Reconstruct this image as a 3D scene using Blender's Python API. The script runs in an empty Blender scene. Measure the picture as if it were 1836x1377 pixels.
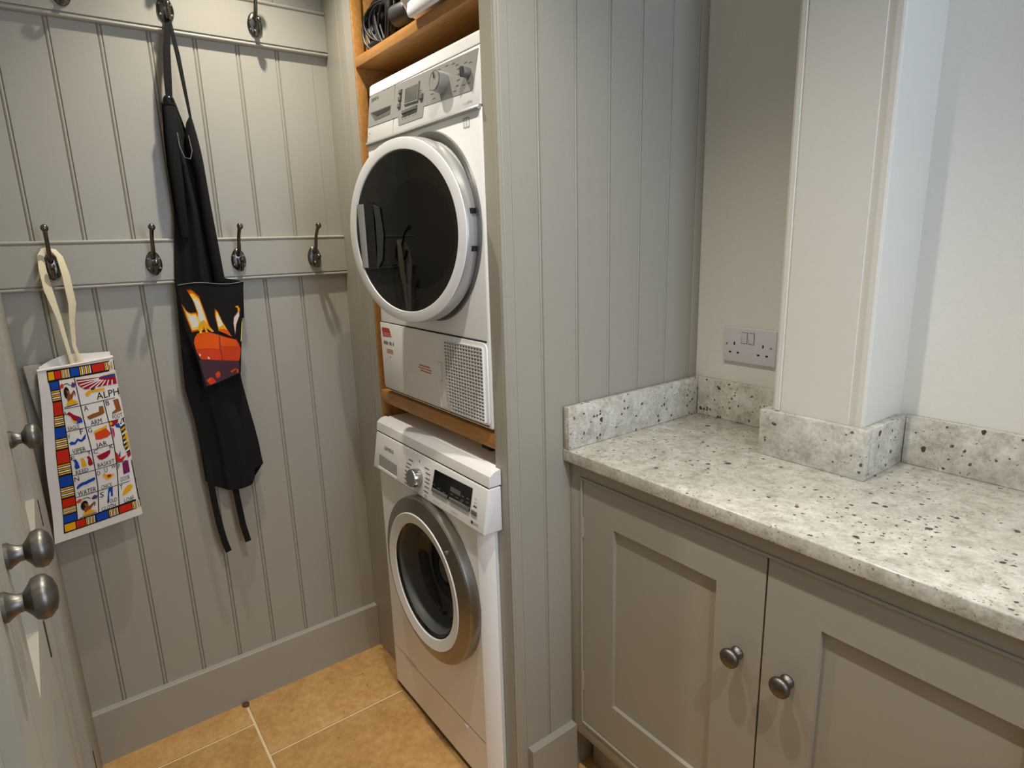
import bpy, bmesh, math, random
from mathutils import Vector, Matrix
from mathutils.geometry import tessellate_polygon
random.seed(7)
S = bpy.context.scene
COL = S.collection
PI = math.pi

# ------------------------------------------------------------------ camera, world, exposure
cam_d = bpy.data.cameras.new('camera')
cam_d.sensor_width = 36.0
cam_d.lens = 36.0 * 1100 / 1836
cam_d.clip_start = 0.01
cam = bpy.data.objects.new('camera', cam_d)
COL.objects.link(cam)
_r = Vector((0.59815516, 0.80083755, -0.02948923))
_u = Vector((-0.16433342, 0.15859243, 0.97357227))
_f = Vector((-0.78435, 0.57750121, -0.22646726))
cam.matrix_world = Matrix(((_r.x, _u.x, -_f.x, 1.86531523), (_r.y, _u.y, -_f.y, -0.74162305),
                           (_r.z, _u.z, -_f.z, 1.38497481), (0, 0, 0, 1)))
S.camera = cam
w = bpy.data.worlds.new('world')
S.world = w
w.use_nodes = True
w.node_tree.nodes['Background'].inputs[0].default_value = (0.62, 0.80, 1.0, 1)
w.node_tree.nodes['Background'].inputs[1].default_value = 0.8
S.view_settings.view_transform = 'Standard'
S.view_settings.look = 'None'
S.view_settings.gamma = 1
S.view_settings.use_curve_mapping = False
S.view_settings.exposure = 0.0
# daylight through the window of the end wall, right of the frame
sky = bpy.data.lights.new('window_daylight', 'AREA')
sky.shape = 'RECTANGLE'; sky.size = 1.10; sky.size_y = 0.66  # height x width of the window opening
sky.energy = 22.0
sky.color = (0.66, 0.79, 1.0)
sko = bpy.data.objects.new('window_daylight', sky)
COL.objects.link(sko)
sko.location = (2.585, -0.05, 1.60)
sko.rotation_euler = (0, math.radians(90), 0)
LAMP_W = 50.0
LAMP_COL = (1.0, 0.925, 0.80)

# ------------------------------------------------------------------ materials
def sr(r, g, b):
    f = lambda c: (c / 12.92) if c <= 0.04045 else ((c + 0.055) / 1.055) ** 2.4
    return (f(r / 255), f(g / 255), f(b / 255), 1)

class NT:
    def __init__(s, name):
        s.m = bpy.data.materials.new(name); s.m.use_nodes = True
        s.t = s.m.node_tree; s.n = s.t.nodes; s.b = s.n['Principled BSDF']
    def node(s, typ, **kw):
        n = s.n.new(typ)
        for k, v in kw.items():
            if k.startswith('i_'):
                n.inputs[k[2:].replace('_', ' ')].default_value = v
            else:
                setattr(n, k, v)
        return n
    def link(s, a, b): s.t.links.new(a, b)
    def coords(s, scale=(1, 1, 1)):
        tc = s.node('ShaderNodeTexCoord'); mp = s.node('ShaderNodeMapping')
        mp.inputs['Scale'].default_value = scale
        s.link(tc.outputs['Object'], mp.inputs['Vector']); return mp.outputs[0]
    def noise(s, vec, scale, detail=3, rough=0.5):
        n = s.node('ShaderNodeTexNoise'); n.inputs['Scale'].default_value = scale
        n.inputs['Detail'].default_value = detail; n.inputs['Roughness'].default_value = rough
        s.link(vec, n.inputs['Vector']); return n
    def ramp(s, fac, stops):
        r = s.node('ShaderNodeValToRGB')
        e = r.color_ramp.elements
        while len(e) < len(stops): e.new(0.5)
        for el, (p, c) in zip(e, stops):
            el.position = p; el.color = c if len(c) == 4 else (*c, 1)
        s.link(fac, r.inputs[0]); return r.outputs[0]
    def mix(s, fac, a, b, blend='MIX'):
        m = s.node('ShaderNodeMix', data_type='RGBA', blend_type=blend)
        for sock, v in ((m.inputs[0], fac), (m.inputs[6], a), (m.inputs[7], b)):
            if hasattr(v, 'links') or isinstance(v, bpy.types.NodeSocket): s.link(v, sock)
            else: sock.default_value = v
        return m.outputs[2]
    def bump(s, h, strength=0.2, dist=0.001):
        b = s.node('ShaderNodeBump'); b.inputs['Strength'].default_value = strength
        b.inputs['Distance'].default_value = dist
        s.link(h, b.inputs['Height']); s.link(b.outputs[0], s.b.inputs['Normal'])

def mat(name, rgb, rough=0.5, metal=0.0, grain=0, var=0.04, coat=0.0, spec=0.5, bump=0.1):
    t = NT(name); c = sr(*rgb)
    t.b.inputs['Roughness'].default_value = rough
    t.b.inputs['Metallic'].default_value = metal
    t.b.inputs['Coat Weight'].default_value = coat
    t.b.inputs['Specular IOR Level'].default_value = spec
    if grain:
        v = t.coords(); n = t.noise(v, grain, 3)
        lo = tuple(x * (1 - var) for x in c[:3]) + (1,); hi = tuple(min(1, x * (1 + var)) for x in c[:3]) + (1,)
        t.link(t.ramp(n.outputs[0], [(0.3, lo), (0.7, hi)]), t.b.inputs['Base Color'])
        if bump: t.bump(n.outputs[0], bump, 0.0006)
    else:
        t.b.inputs['Base Color'].default_value = c
    return t.m

M = {}
M['paint'] = mat('grey_eggshell_paint', (162, 157, 145), 0.42, grain=160, var=0.015, bump=0.06)
M['white'] = mat('white_emulsion', (222, 219, 211), 0.8, grain=140, var=0.015, bump=0.1)
M['white_gloss'] = mat('white_satin_paint', (215, 211, 201), 0.4, grain=120, var=0.01, bump=0.05)
M['enamel'] = mat('white_enamel', (246, 246, 245), 0.22, grain=30, var=0.005, bump=0)
M['plastic_w'] = mat('white_plastic', (230, 229, 228), 0.35, grain=30, var=0.005, bump=0)
M['silver'] = mat('silver_grey_plastic', (146, 146, 142), 0.36, grain=60, var=0.01, bump=0)
M['silver_dk'] = mat('mid_grey_plastic', (100, 100, 98), 0.4)
M['chrome'] = mat('brushed_chrome', (178, 176, 172), 0.2, 1.0, grain=90, var=0.03, bump=0.03)
M['steel_ring'] = mat('satin_metal_ring', (150, 146, 138), 0.3, 1.0, grain=90, var=0.03, bump=0.03)
M['satin'] = mat('satin_silver_plastic', (186, 185, 182), 0.32, 0.55, grain=60, var=0.01, bump=0)
M['pewter'] = mat('pewter_metal', (112, 109, 104), 0.4, 1.0, grain=220, var=0.12, bump=0.12)
M['iron'] = mat('dark_pewter_metal', (108, 105, 101), 0.27, 1.0, grain=220, var=0.12, bump=0.12)
M['ink'] = mat('grey_print', (92, 92, 90), 0.6)
M['ink_dk'] = mat('dark_print', (52, 53, 55), 0.6)
M['ink_red'] = mat('red_print', (196, 62, 44), 0.6)
M['black_gloss'] = mat('black_display', (16, 17, 18), 0.12)
M['lcd'] = mat('grey_display', (96, 97, 92), 0.1)
M['black_pl'] = mat('black_plastic', (20, 20, 21), 0.4, grain=80, var=0.1, bump=0)
M['grey_pl'] = mat('dark_grey_plastic', (52, 50, 49), 0.5, grain=80, var=0.06)
M['rubber'] = mat('grey_rubber', (78, 79, 79), 0.55, grain=50, var=0.05)
M['bowl_reflect'] = mat('bowl_reflection_grey', (150, 148, 144), 0.25, grain=40, var=0.1, bump=0)  # pale tone stands in for the crescent reflected in the dryer's glass bowl
M['drum'] = mat('dark_drum', (30, 30, 30), 0.3, 0.3, grain=40, var=0.1, bump=0)
M['fabric_k'] = mat('black_cotton', (25, 25, 25), 0.92, grain=900, var=0.25, spec=0.2, bump=0.4)
M['fabric_seam'] = mat('grey_stitching', (120, 120, 118), 0.9)
M['cotton'] = mat('white_cotton', (222, 216, 210), 0.92, grain=800, var=0.05, spec=0.2, bump=0.35)
M['cotton_shade'] = mat('shaded_cotton', (158, 152, 144), 0.92, grain=500, var=0.08, spec=0.2, bump=0.35)  # the bag's white cotton greyed, shadow behind it put into the colour
M['calico'] = mat('cream_cotton_tape', (214, 202, 172), 0.95, grain=500, var=0.1, spec=0.2, bump=0.5)
M['towel'] = mat('white_terry', (232, 230, 232), 0.95, grain=350, var=0.06, spec=0.1, bump=1.0)
M['cable'] = mat('black_cable_sheath', (20, 20, 20), 0.5)
M['nut'] = mat('dark_brown_wood', (84, 54, 34), 0.6, grain=60, var=0.2)
M['socket'] = mat('socket_plastic', (208, 204, 208), 0.3)
M['hole'] = mat('socket_slot', (14, 12, 10), 0.7)
M['grout'] = mat('pale_grout', (226, 208, 172), 0.85, grain=200, var=0.06)
M['gap'] = mat('dark_gap', (44, 40, 33), 0.8)

def emis(name, rgb, st):
    t = NT(name); t.b.inputs['Emission Color'].default_value = (*rgb, 1)
    t.b.inputs['Emission Strength'].default_value = st; t.b.inputs['Base Color'].default_value = (.8, .8, .8, 1)
    return t.m
M['lamp'] = emis('lamp_lens', LAMP_COL, 12.0)

def oak():
    t = NT('oiled_oak'); v = t.coords((3, 26, 26))
    n = t.noise(v, 5, 5, 0.6); n2 = t.noise(t.coords((1, 4, 4)), 4, 2)
    c = t.ramp(n.outputs[0], [(0.28, sr(152, 102, 48)), (0.52, sr(182, 130, 66)), (0.75, sr(200, 150, 84))])
    c = t.mix(0.3, c, t.ramp(n2.outputs[0], [(0.3, sr(164, 112, 54)), (0.7, sr(204, 154, 90))]))
    t.link(c, t.b.inputs['Base Color']); t.b.inputs['Roughness'].default_value = 0.42
    t.bump(n.outputs[0], 0.08, 0.0006); return t.m
M['oak'] = oak()

def limestone():
    t = NT('honey_limestone'); v = t.coords()
    a = t.noise(v, 9, 6, 0.62); b = t.noise(v, 46, 5, 0.65); d = t.noise(v, 30, 3, 0.7)
    c = t.ramp(a.outputs[0], [(0.3, sr(176, 132, 76)), (0.5, sr(196, 151, 92)), (0.72, sr(212, 172, 116))])
    c = t.mix(0.4, c, t.ramp(b.outputs[0], [(0.3, sr(152, 106, 56)), (0.65, sr(214, 172, 114))]))
    c = t.mix(t.ramp(d.outputs[0], [(0.66, (0, 0, 0)), (0.72, (1, 1, 1))]), c, sr(120, 84, 46))
    t.link(c, t.b.inputs['Base Color']); t.b.inputs['Roughness'].default_value = 0.42
    t.bump(b.outputs[0], 0.12, 0.001); return t.m
M['stone'] = limestone()

def granite():
    t = NT('speckled_white_granite')
    v0 = t.coords()
    wn = t.noise(v0, 70, 3, 0.6)
    wv = t.node('ShaderNodeVectorMath', operation='SCALE'); wv.inputs['Scale'].default_value = 0.011
    t.link(wn.outputs['Color'], wv.inputs[0])
    ad = t.node('ShaderNodeVectorMath', operation='ADD'); t.link(v0, ad.inputs[0]); t.link(wv.outputs[0], ad.inputs[1])
    v = ad.outputs[0]
    a = t.noise(v, 26, 6, 0.7); b = t.noise(v, 130, 4, 0.7); g = t.noise(v, 12, 4, 0.6)
    c = t.ramp(a.outputs[0], [(0.36, sr(154, 149, 134)), (0.50, sr(194, 190, 178)), (0.66, sr(220, 217, 209))])
    c = t.mix(0.38, c, t.ramp(b.outputs[0], [(0.34, sr(148, 143, 130)), (0.52, sr(208, 204, 194)), (0.7, sr(230, 228, 222))]))
    c = t.mix(t.ramp(g.outputs[0], [(0.55, (0, 0, 0)), (0.72, (.5, .5, .5))]), c, sr(164, 160, 146))
    cl = t.noise(v0, 9, 3, 0.6)
    clr = t.ramp(cl.outputs[0], [(0.42, (0.25, 0.25, 0.25)), (0.66, (1, 1, 1))])
    def spots(scale, thr0, thr1, prob, col):
        nonlocal c
        vo = t.node('ShaderNodeTexVoronoi'); vo.inputs['Scale'].default_value = scale
        t.link(v, vo.inputs['Vector'])
        sp = t.node('ShaderNodeSeparateColor'); t.link(vo.outputs['Color'], sp.inputs[0])
        # radius varies with the random cell colour
        mr = t.node('ShaderNodeMapRange'); t.link(sp.outputs[0], mr.inputs[0])
        mr.inputs[3].default_value = thr0; mr.inputs[4].default_value = thr1
        lt = t.node('ShaderNodeMath', operation='SUBTRACT'); t.link(mr.outputs[0], lt.inputs[0]); t.link(vo.outputs['Distance'], lt.inputs[1])
        m1 = t.node('ShaderNodeMath', operation='MULTIPLY'); t.link(lt.outputs[0], m1.inputs[0]); m1.inputs[1].default_value = 14; m1.use_clamp = True
        gt = t.node('ShaderNodeMath', operation='LESS_THAN'); t.link(sp.outputs[1], gt.inputs[0]); pm = t.node('ShaderNodeMath', operation='MULTIPLY'); t.link(clr, pm.inputs[0]); pm.inputs[1].default_value = prob; t.link(pm.outputs[0], gt.inputs[1])
        m2 = t.node('ShaderNodeMath', operation='MULTIPLY'); t.link(m1.outputs[0], m2.inputs[0]); t.link(gt.outputs[0], m2.inputs[1])
        c = t.mix(m2.outputs[0], c, col)
    spots(190, 0.10, 0.45, 0.26, sr(140, 134, 120))
    spots(95, 0.08, 0.42, 0.32, sr(98, 82, 80))
    spots(52, 0.05, 0.40, 0.31, sr(80, 58, 60))
    t.link(c, t.b.inputs['Base Color']); t.b.inputs['Roughness'].default_value = 0.16
    return t.m
M['granite'] = granite()

def tinted(name, tint, ior=1.5, rough=0.02):
    t = NT(name); t.n.remove(t.b)
    tr = t.node('ShaderNodeBsdfTransparent'); tr.inputs[0].default_value = (*tint, 1)
    gl = t.node('ShaderNodeBsdfGlossy'); gl.inputs['Roughness'].default_value = rough
    gl.inputs[0].default_value = (1, 1, 1, 1)
    fr = t.node('ShaderNodeFresnel'); fr.inputs[0].default_value = ior
    mx = t.node('ShaderNodeMixShader')
    t.link(fr.outputs[0], mx.inputs[0]); t.link(tr.outputs[0], mx.inputs[1]); t.link(gl.outputs[0], mx.inputs[2])
    t.link(mx.outputs[0], t.n['Material Output'].inputs[0]); return t.m
M['door_glass'] = tinted('tinted_door_glass', (0.36, 0.36, 0.35))
M['bowl_glass'] = tinted('smoky_bowl_glass', (0.30, 0.31, 0.31))
M['pane'] = tinted('window_glass', (0.94, 0.96, 0.97))
PR = {'w': (226, 222, 216), 'k': (26, 23, 24), 'r': (196, 40, 18), 'b': (24, 66, 158), 'y': (226, 164, 24), 'm': (150, 22, 42),
      'n': (138, 80, 38), 'v': (92, 44, 112), 'g': (46, 58, 52), 'p': (176, 60, 110), 'o': (226, 88, 24), 'l': (236, 206, 60),
      'c': (222, 216, 206), 'd': (62, 36, 44), 'e': (206, 66, 34), 'f': (72, 48, 56), 'h': (150, 70, 22)}
MP = {k: mat('textile_print_' + k, v, 0.9, grain=700, var=0.06, spec=0.2, bump=0.2) for k, v in PR.items()}

# ------------------------------------------------------------------ mesh builder
ORG = {}
class MB:
    def __init__(s): s.v = []; s.f = []; s.m = []
    def add(s, vs, fs, mi=0):
        o = len(s.v); s.v += [Vector(p) for p in vs]
        for f in fs: s.f.append([i + o for i in f]); s.m.append(mi)
        return s
    def box(s, x0, x1, y0, y1, z0, z1, mi=0):
        return s.add([(x0, y0, z0), (x1, y0, z0), (x1, y1, z0), (x0, y1, z0), (x0, y0, z1), (x1, y0, z1), (x1, y1, z1), (x0, y1, z1)],
                     [(0, 3, 2, 1), (4, 5, 6, 7), (0, 1, 5, 4), (1, 2, 6, 5), (2, 3, 7, 6), (3, 0, 4, 7)], mi)
    def prism(s, poly, axis, a0, a1, mi=0):
        mk = {'X': lambda p, a: (a, p[0], p[1]), 'Y': lambda p, a: (p[0], a, p[1]), 'Z': lambda p, a: (p[0], p[1], a)}[axis]
        n = len(poly)
        return s.add([mk(p, a0) for p in poly] + [mk(p, a1) for p in poly],
                     [list(range(n)), list(range(2 * n - 1, n - 1, -1))] + [(i, (i + 1) % n, n + (i + 1) % n, n + i) for i in range(n)], mi)
    def rings(s, rings, mi=0, cap0=True, cap1=True, closed=True):
        n = len(rings[0]); vs = [p for r in rings for p in r]; fs = []
        for k in range(len(rings) - 1):
            for i in range(n if closed else n - 1):
                j = (i + 1) % n
                fs.append((k * n + i, k * n + j, (k + 1) * n + j, (k + 1) * n + i))
        if cap0: fs.append(list(range(n - 1, -1, -1)))
        if cap1: fs.append([(len(rings) - 1) * n + i for i in range(n)])
        return s.add(vs, fs, mi)
    def lathe(s, prof, c, axis=(0, -1, 0), seg=48, mi=0, cap0=True, cap1=True):
        ax = Vector(axis).normalized(); c = Vector(c)
        a = ax.orthogonal().normalized(); b = ax.cross(a)
        return s.rings([[c + ax * h + (a * math.cos(2 * PI * i / seg) + b * math.sin(2 * PI * i / seg)) * max(r, 1e-5) for i in range(seg)] for r, h in prof], mi, cap0, cap1)
    def tube(s, pts, rad, seg=10, mi=0, flat=None, up=None):
        pts = [Vector(p) for p in pts]; n = len(pts)
        if not hasattr(rad, '__len__'): rad = [rad] * n
        rings = []; prev = None
        for i, p in enumerate(pts):
            t = (pts[min(i + 1, n - 1)] - pts[max(i - 1, 0)]).normalized()
            if prev is None:
                a = Vector(up) if up else t.orthogonal()
            else: a = prev
            a = (a - t * a.dot(t)).normalized(); b = t.cross(a); prev = a
            k = flat if flat else 1.0
            rings.append([p + (a * math.cos(2 * PI * q / seg) * k + b * math.sin(2 * PI * q / seg)) * rad[i] for q in range(seg)])
        return s.rings(rings, mi)
    def ball(s, c, r, mi=0, seg=16, sc=(1, 1, 1)):
        rows = seg // 2; c = Vector(c)
        return s.rings([[c + Vector((r * sc[0] * math.sin(PI * max(k, .02) / rows) * math.cos(2 * PI * i / seg), r * sc[1] * math.sin(PI * max(k, .02) / rows) * math.sin(2 * PI * i / seg), r * sc[2] * math.cos(PI * k / rows)))
                         for i in range(seg)] for k in [x if x < rows else rows - .02 for x in range(rows + 1)]], mi)
    def build(s, name, mats, parent=None, loc=None, bevel=0, smooth=38, seg=2, toward=None):
        me = bpy.data.meshes.new(name)
        off = ORG.get(parent.name, Vector((0, 0, 0))) if parent else Vector(loc or (0, 0, 0))
        me.from_pydata([v - off for v in s.v], [], s.f)
        for m in (mats if isinstance(mats, (list, tuple)) else [mats]): me.materials.append(m)
        me.polygons.foreach_set('material_index', s.m)
        bm = bmesh.new(); bm.from_mesh(me)
        bmesh.ops.recalc_face_normals(bm, faces=bm.faces)
        if bevel:
            es = [e for e in bm.edges if len(e.link_faces) == 2 and e.calc_face_angle(0) > 0.6]
            bmesh.ops.bevel(bm, geom=es, offset=bevel, segments=seg, profile=0.5, affect='EDGES', clamp_overlap=True)
        if toward is not None and sum(f.normal.dot(Vector(toward)) * f.calc_area() for f in bm.faces) < 0:
            bmesh.ops.reverse_faces(bm, faces=bm.faces)
        bm.to_mesh(me); bm.free()
        if smooth:
            me.polygons.foreach_set('use_smooth', [True] * len(me.polygons))
            me.set_sharp_from_angle(angle=math.radians(smooth))
        o = bpy.data.objects.new(name, me); COL.objects.link(o)
        if parent: o.parent = parent; ORG[o.name] = off
        else: o.location = off; ORG[o.name] = off
        return o

def bx(name, dims, m, parent=None, loc=None, bevel=0.0015):
    return MB().box(*dims).build(name, m, parent, loc, bevel)

def tag(o, label, cat, group=None):
    o['label'] = label; o['category'] = cat
    if group: o['group'] = group
    return o
def struct(o): o['kind'] = 'structure'; return o
def thing(name, label, cat, loc, group=None, rz=0):
    o = bpy.data.objects.new(name, None); o.empty_display_size = 0.05
    COL.objects.link(o); o.location = loc; o.rotation_euler = (0, 0, rz)
    ORG[o.name] = Vector(loc) if rz == 0 else Vector((0, 0, 0))
    return tag(o, label, cat, group)
def lab(o, text): o['label'] = text; return o
def clone(src, parent=None, loc=None):
    c = src.copy(); COL.objects.link(c)
    if parent: c.parent = parent
    if loc is not None: c.location = loc
    for ch in list(src.children): clone(ch, c)
    return c

# ------------------------------------------------------------------ decals (flat print mapped on a surface)
_tc = {}
def text_polys(txt):
    if txt in _tc: return _tc[txt]
    cu = bpy.data.curves.new('t', 'FONT'); cu.body = txt; cu.size = 1; cu.resolution_u = 2
    ob = bpy.data.objects.new('t', cu); COL.objects.link(ob)
    dg = bpy.context.evaluated_depsgraph_get(); dg.update()
    me = ob.evaluated_get(dg).to_mesh()
    vs = [(v.co.x, v.co.y) for v in me.vertices]; fs = [list(p.vertices) for p in me.polygons]
    ob.evaluated_get(dg).to_mesh_clear()
    bpy.data.objects.remove(ob); bpy.data.curves.remove(cu)
    xs = [v[0] for v in vs]; ys = [v[1] for v in vs]
    x0, x1, y1 = min(xs), max(xs), max(max(ys), 0.1)
    vs = [((x - x0) / (x1 - x0), y / y1) for x, y in vs]
    _tc[txt] = (vs, fs); return _tc[txt]

class Decal:
    """flat print: polygons in surface coordinates, mapped through fn(s, t, lift)"""
    def __init__(s, fn, mats, tol=None): s.fn = fn; s.mb = MB(); s.keys = list(mats); s.mats = [mats[k] for k in s.keys]; s.tol = tol
    def tri(s, a, b, c, mi, lift, d=0):
        if s.tol and d < 7:
            L = [((b[0] - a[0]) ** 2 + (b[1] - a[1]) ** 2, 0), ((c[0] - b[0]) ** 2 + (c[1] - b[1]) ** 2, 1), ((a[0] - c[0]) ** 2 + (a[1] - c[1]) ** 2, 2)]
            m, k = max(L)
            if m > s.tol ** 2:
                P = [a, b, c]; p, q, o = P[k], P[(k + 1) % 3], P[(k + 2) % 3]
                h = ((p[0] + q[0]) / 2, (p[1] + q[1]) / 2)
                s.tri(p, h, o, mi, lift, d + 1); s.tri(h, q, o, mi, lift, d + 1); return
        s.mb.add([s.fn(p[0], p[1], lift) for p in (a, b, c)], [(0, 1, 2)], mi)
    def poly(s, pts, k, lift=1):
        mi = s.keys.index(k)
        for t in tessellate_polygon([[Vector((p[0], p[1], 0)) for p in pts]]):
            s.tri(*[pts[i] for i in t], mi, lift)
        return s
    def rect(s, x0, y0, x1, y1, k, lift=1): return s.poly([(x0, y0), (x1, y0), (x1, y1), (x0, y1)], k, lift)
    def line(s, pts, wd, k, lift=1, ar=1.0):
        for (a, b) in zip(pts, pts[1:]):
            dx, dy = (b[0] - a[0]), (b[1] - a[1]) / ar
            l = math.hypot(dx, dy) or 1; nx, ny = -dy / l * wd / 2, dx / l * wd / 2 * ar
            s.poly([(a[0] + nx, a[1] + ny), (b[0] + nx, b[1] + ny), (b[0] - nx, b[1] - ny), (a[0] - nx, a[1] - ny)], k, lift)
        return s
    def ell(s, cx, cy, rx, ry, k, lift=1, n=14, a0=0, a1=2 * PI):
        return s.poly([(cx + rx * math.cos(a0 + (a1 - a0) * i / n), cy + ry * math.sin(a0 + (a1 - a0) * i / n)) for i in range(n + (a1 - a0 < 6.28))], k, lift)
    def text(s, txt, x0, y0, x1, y1, k, lift=1):
        """baseline from (x0,y0), right end x1, cap top y1"""
        vs, fs = text_polys(txt); mi = s.keys.index(k)
        P = [(x0 + (x1 - x0) * u, y0 + (y1 - y0) * v) for u, v in vs]
        for f in fs: s.mb.add([s.fn(P[i][0], P[i][1], lift) for i in f], [list(range(len(f)))], mi)
        return s
    def build(s, name, parent):
        o = s.mb.build(name, s.mats, parent, smooth=0); o['kind'] = 'stuff'; return o

def lerp(a, b, t): return a + (b - a) * t
def pl(xs, ys, x):
    for i in range(len(xs) - 1):
        if x <= xs[i + 1]: return lerp(ys[i], ys[i + 1], max(0, (x - xs[i]) / (xs[i + 1] - xs[i])))
    return ys[-1]

# ------------------------------------------------------------------ dimensions
CEIL = 2.37
A0, B0, C0 = 0.199, 0.787, 0.836     # opening left, opening right, partition face
YB, YC = 0.648, 0.1575               # back wall, worktop front edge
YL = -0.836                          # cupboard front at the peg wall
XR = 2.5

# ------------------------------------------------------------------ room shell
floor = struct(MB().box(-0.1, XR + 0.1, -1.5, YB + 0.1, -0.08, -0.0035).build('floor', M['grout']))
def tile(x0, x1, y0, y1):
    g = 0.0036
    o = MB().box(x0 + g, x1 - g, y0 + g, y1 - g, -0.02, 0.0).build('tile', M['stone'], floor, bevel=0.0016)
    return o
JX, JY = 0.2776, -0.4575
tile(-0.09, JX, JY, 0.14); tile(JX, 0.93, JY, 0.14); tile(0.93, 1.58, JY, 0.14); tile(1.58, 2.23, JY, 0.14); tile(2.23, XR + .1, JY, 0.14)
tile(-0.09, 0.128, -1.06, JY); tile(0.128, 0.75, -1.06, JY); tile(0.75, 1.40, -1.06, JY); tile(1.40, 2.05, -1.06, JY); tile(2.05, XR + .1, -1.06, JY)
tile(-0.09, 0.6, 0.14, YB); tile(0.6, 1.25, 0.14, YB); tile(1.25, 1.9, 0.14, YB); tile(1.9, XR + .1, 0.14, YB)

ceil = MB().box(-0.1, XR + 0.1, -1.5, YB + 0.1, CEIL, CEIL + 0.08)
ceil = struct(ceil.build('ceiling', M['white']))
wl = struct(MB().box(-0.09, -0.0125, -1.5, YB + 0.1, 0, CEIL).build('wall_left', M['paint']))
def board_prof(wd):
    p = [(0, -0.012), (0, -0.0035), (0.0016, 0)]
    e = wd - 0.0098
    p += [(e, 0), (e + 0.0018, -0.0036), (e + 0.0034, -0.0008)]
    p += [(e + 0.0055, 0.0), (e + 0.0078, -0.0009), (wd, -0.0035), (wd, -0.012)]
    return p
PITCH = 0.1031
def wall_board(y_hi, wd, cut=None):
    # bead at the low-Y end
    pts = [(-x0 + y_hi, x1) for x0, x1 in board_prof(wd)]
    if cut is not None: pts = [(max(p[0], cut), p[1]) for p in pts]
    return MB().prism([(p[1], p[0]) for p in pts], 'Z', 0, CEIL).build('board', M['paint'], wl, smooth=30)
b0 = wall_board(-0.041, PITCH)
for k in range(1, 8):
    c = b0.copy(); COL.objects.link(c); c.location = (0, -PITCH * k, 0)
MB().prism([(-0.012, -0.0411), (-0.0035, -0.0411), (0, -0.043), (0, 0.02), (-0.012, 0.02)], 'Z', 0, CEIL).build('board', M['paint'], wl, smooth=30)
# the first board at the opening side keeps its own bead
wb = struct(MB().box(-0.1, XR + 0.1, YB, YB + 0.1, 0, CEIL).build('wall_back', M['white']))
wf = struct(MB().box(-0.1, XR + 0.1, -1.5, -1.42, 0, CEIL).build('wall_front', M['white']))
# right wall with a window
WY0, WY1, WZ0, WZ1 = -0.38, 0.28, 1.05, 2.15
wr = MB()
wr.box(XR, XR + 0.1, -1.42, WY0, 0, CEIL); wr.box(XR, XR + 0.1, WY1, YB, 0, CEIL)
wr.box(XR, XR + 0.1, WY0, WY1, 0, WZ0); wr.box(XR, XR + 0.1, WY0, WY1, WZ1, CEIL)
struct(wr.build('wall_right', M['white']))
win = bpy.data.objects.new('window_1', None); COL.objects.link(win); struct(win); ORG['window_1'] = Vector((0, 0, 0))
fr = MB(); ym = (WY0 + WY1) / 2; e_ = .0005
for y0, y1, z0, z1 in ((WY0 + e_, WY0 + .04, WZ0 + e_, WZ1 - e_), (WY1 - .04, WY1 - e_, WZ0 + e_, WZ1 - e_), (WY0 + .04, WY1 - .04, WZ0 + e_, WZ0 + .04), (WY0 + .04, WY1 - .04, WZ1 - .04, WZ1 - e_), (ym - .018, ym + .018, WZ0 + .04, WZ1 - .04)):
    fr.box(XR + .03, XR + .07, y0, y1, z0, z1)
fr.build('window_frame', M['white_gloss'], win, bevel=.003)
bx('pane', (XR + .047, XR + .053, WY0 + .04, ym - .018, WZ0 + .04, WZ1 - .04), M['pane'], win, bevel=0)
bx('pane', (XR + .047, XR + .053, ym + .018, WY1 - .04, WZ0 + .04, WZ1 - .04), M['pane'], win, bevel=0)

# peg rails and skirting
def rail(name, z0, z1):
    h = 0.0095
    p = [(0, z0), (0.0125, z0), (0.0165, z0 + .0012), (0.018, z0 + h * .45), (0.0165, z0 + h - .0018), (0.0128, z0 + h - .0003), (0.0128, z0 + h + .0012), (0.0178, z0 + h + .0022),
         (0.0178, z1 - h - .0022), (0.0128, z1 - h - .0012), (0.0128, z1 - h + .0003), (0.0165, z1 - h + .0018), (0.018, z1 - h * .45), (0.0165, z1 - .0012), (0.0125, z1), (0, z1)]
    return struct(MB().prism(p, 'Y', YL, -0.0005).build(name, M['paint'], smooth=50))
rail('trim_1', 1.3020, 1.4185)
rail('trim_2', 1.9140, 2.0300)
struct(MB().prism([(0, 0), (0.02, 0), (0.02, 0.1563), (0.0187, 0.1576), (0, 0.1576)], 'Y', YL, -0.0005).build('baseboard_left', M['paint'], smooth=0))

# boxed-in pillar
px0, px1, py0 = 1.161, 1.352, 0.480
prof = [(px0, YB), (px0, py0 + .007), (px0 + .002, py0 + .002), (px0 + .007, py0), (px0 + .016, py0), (px0 + .0175, py0 + .0018), (px0 + .0195, py0 + .0018), (px0 + .021, py0),
        (px1 - .0295, py0), (px1 - .0290, py0 + .0026), (px1 - .0155, py0 + .0001), (px1 - .014, py0), (px1 - .005, py0), (px1 - .0015, py0 + .0015), (px1, py0 + .005), (px1, YB)]
struct(MB().prism(prof, 'Z', 0.9105, CEIL).build('wall_pillar', M['white_gloss'], smooth=0))

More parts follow.
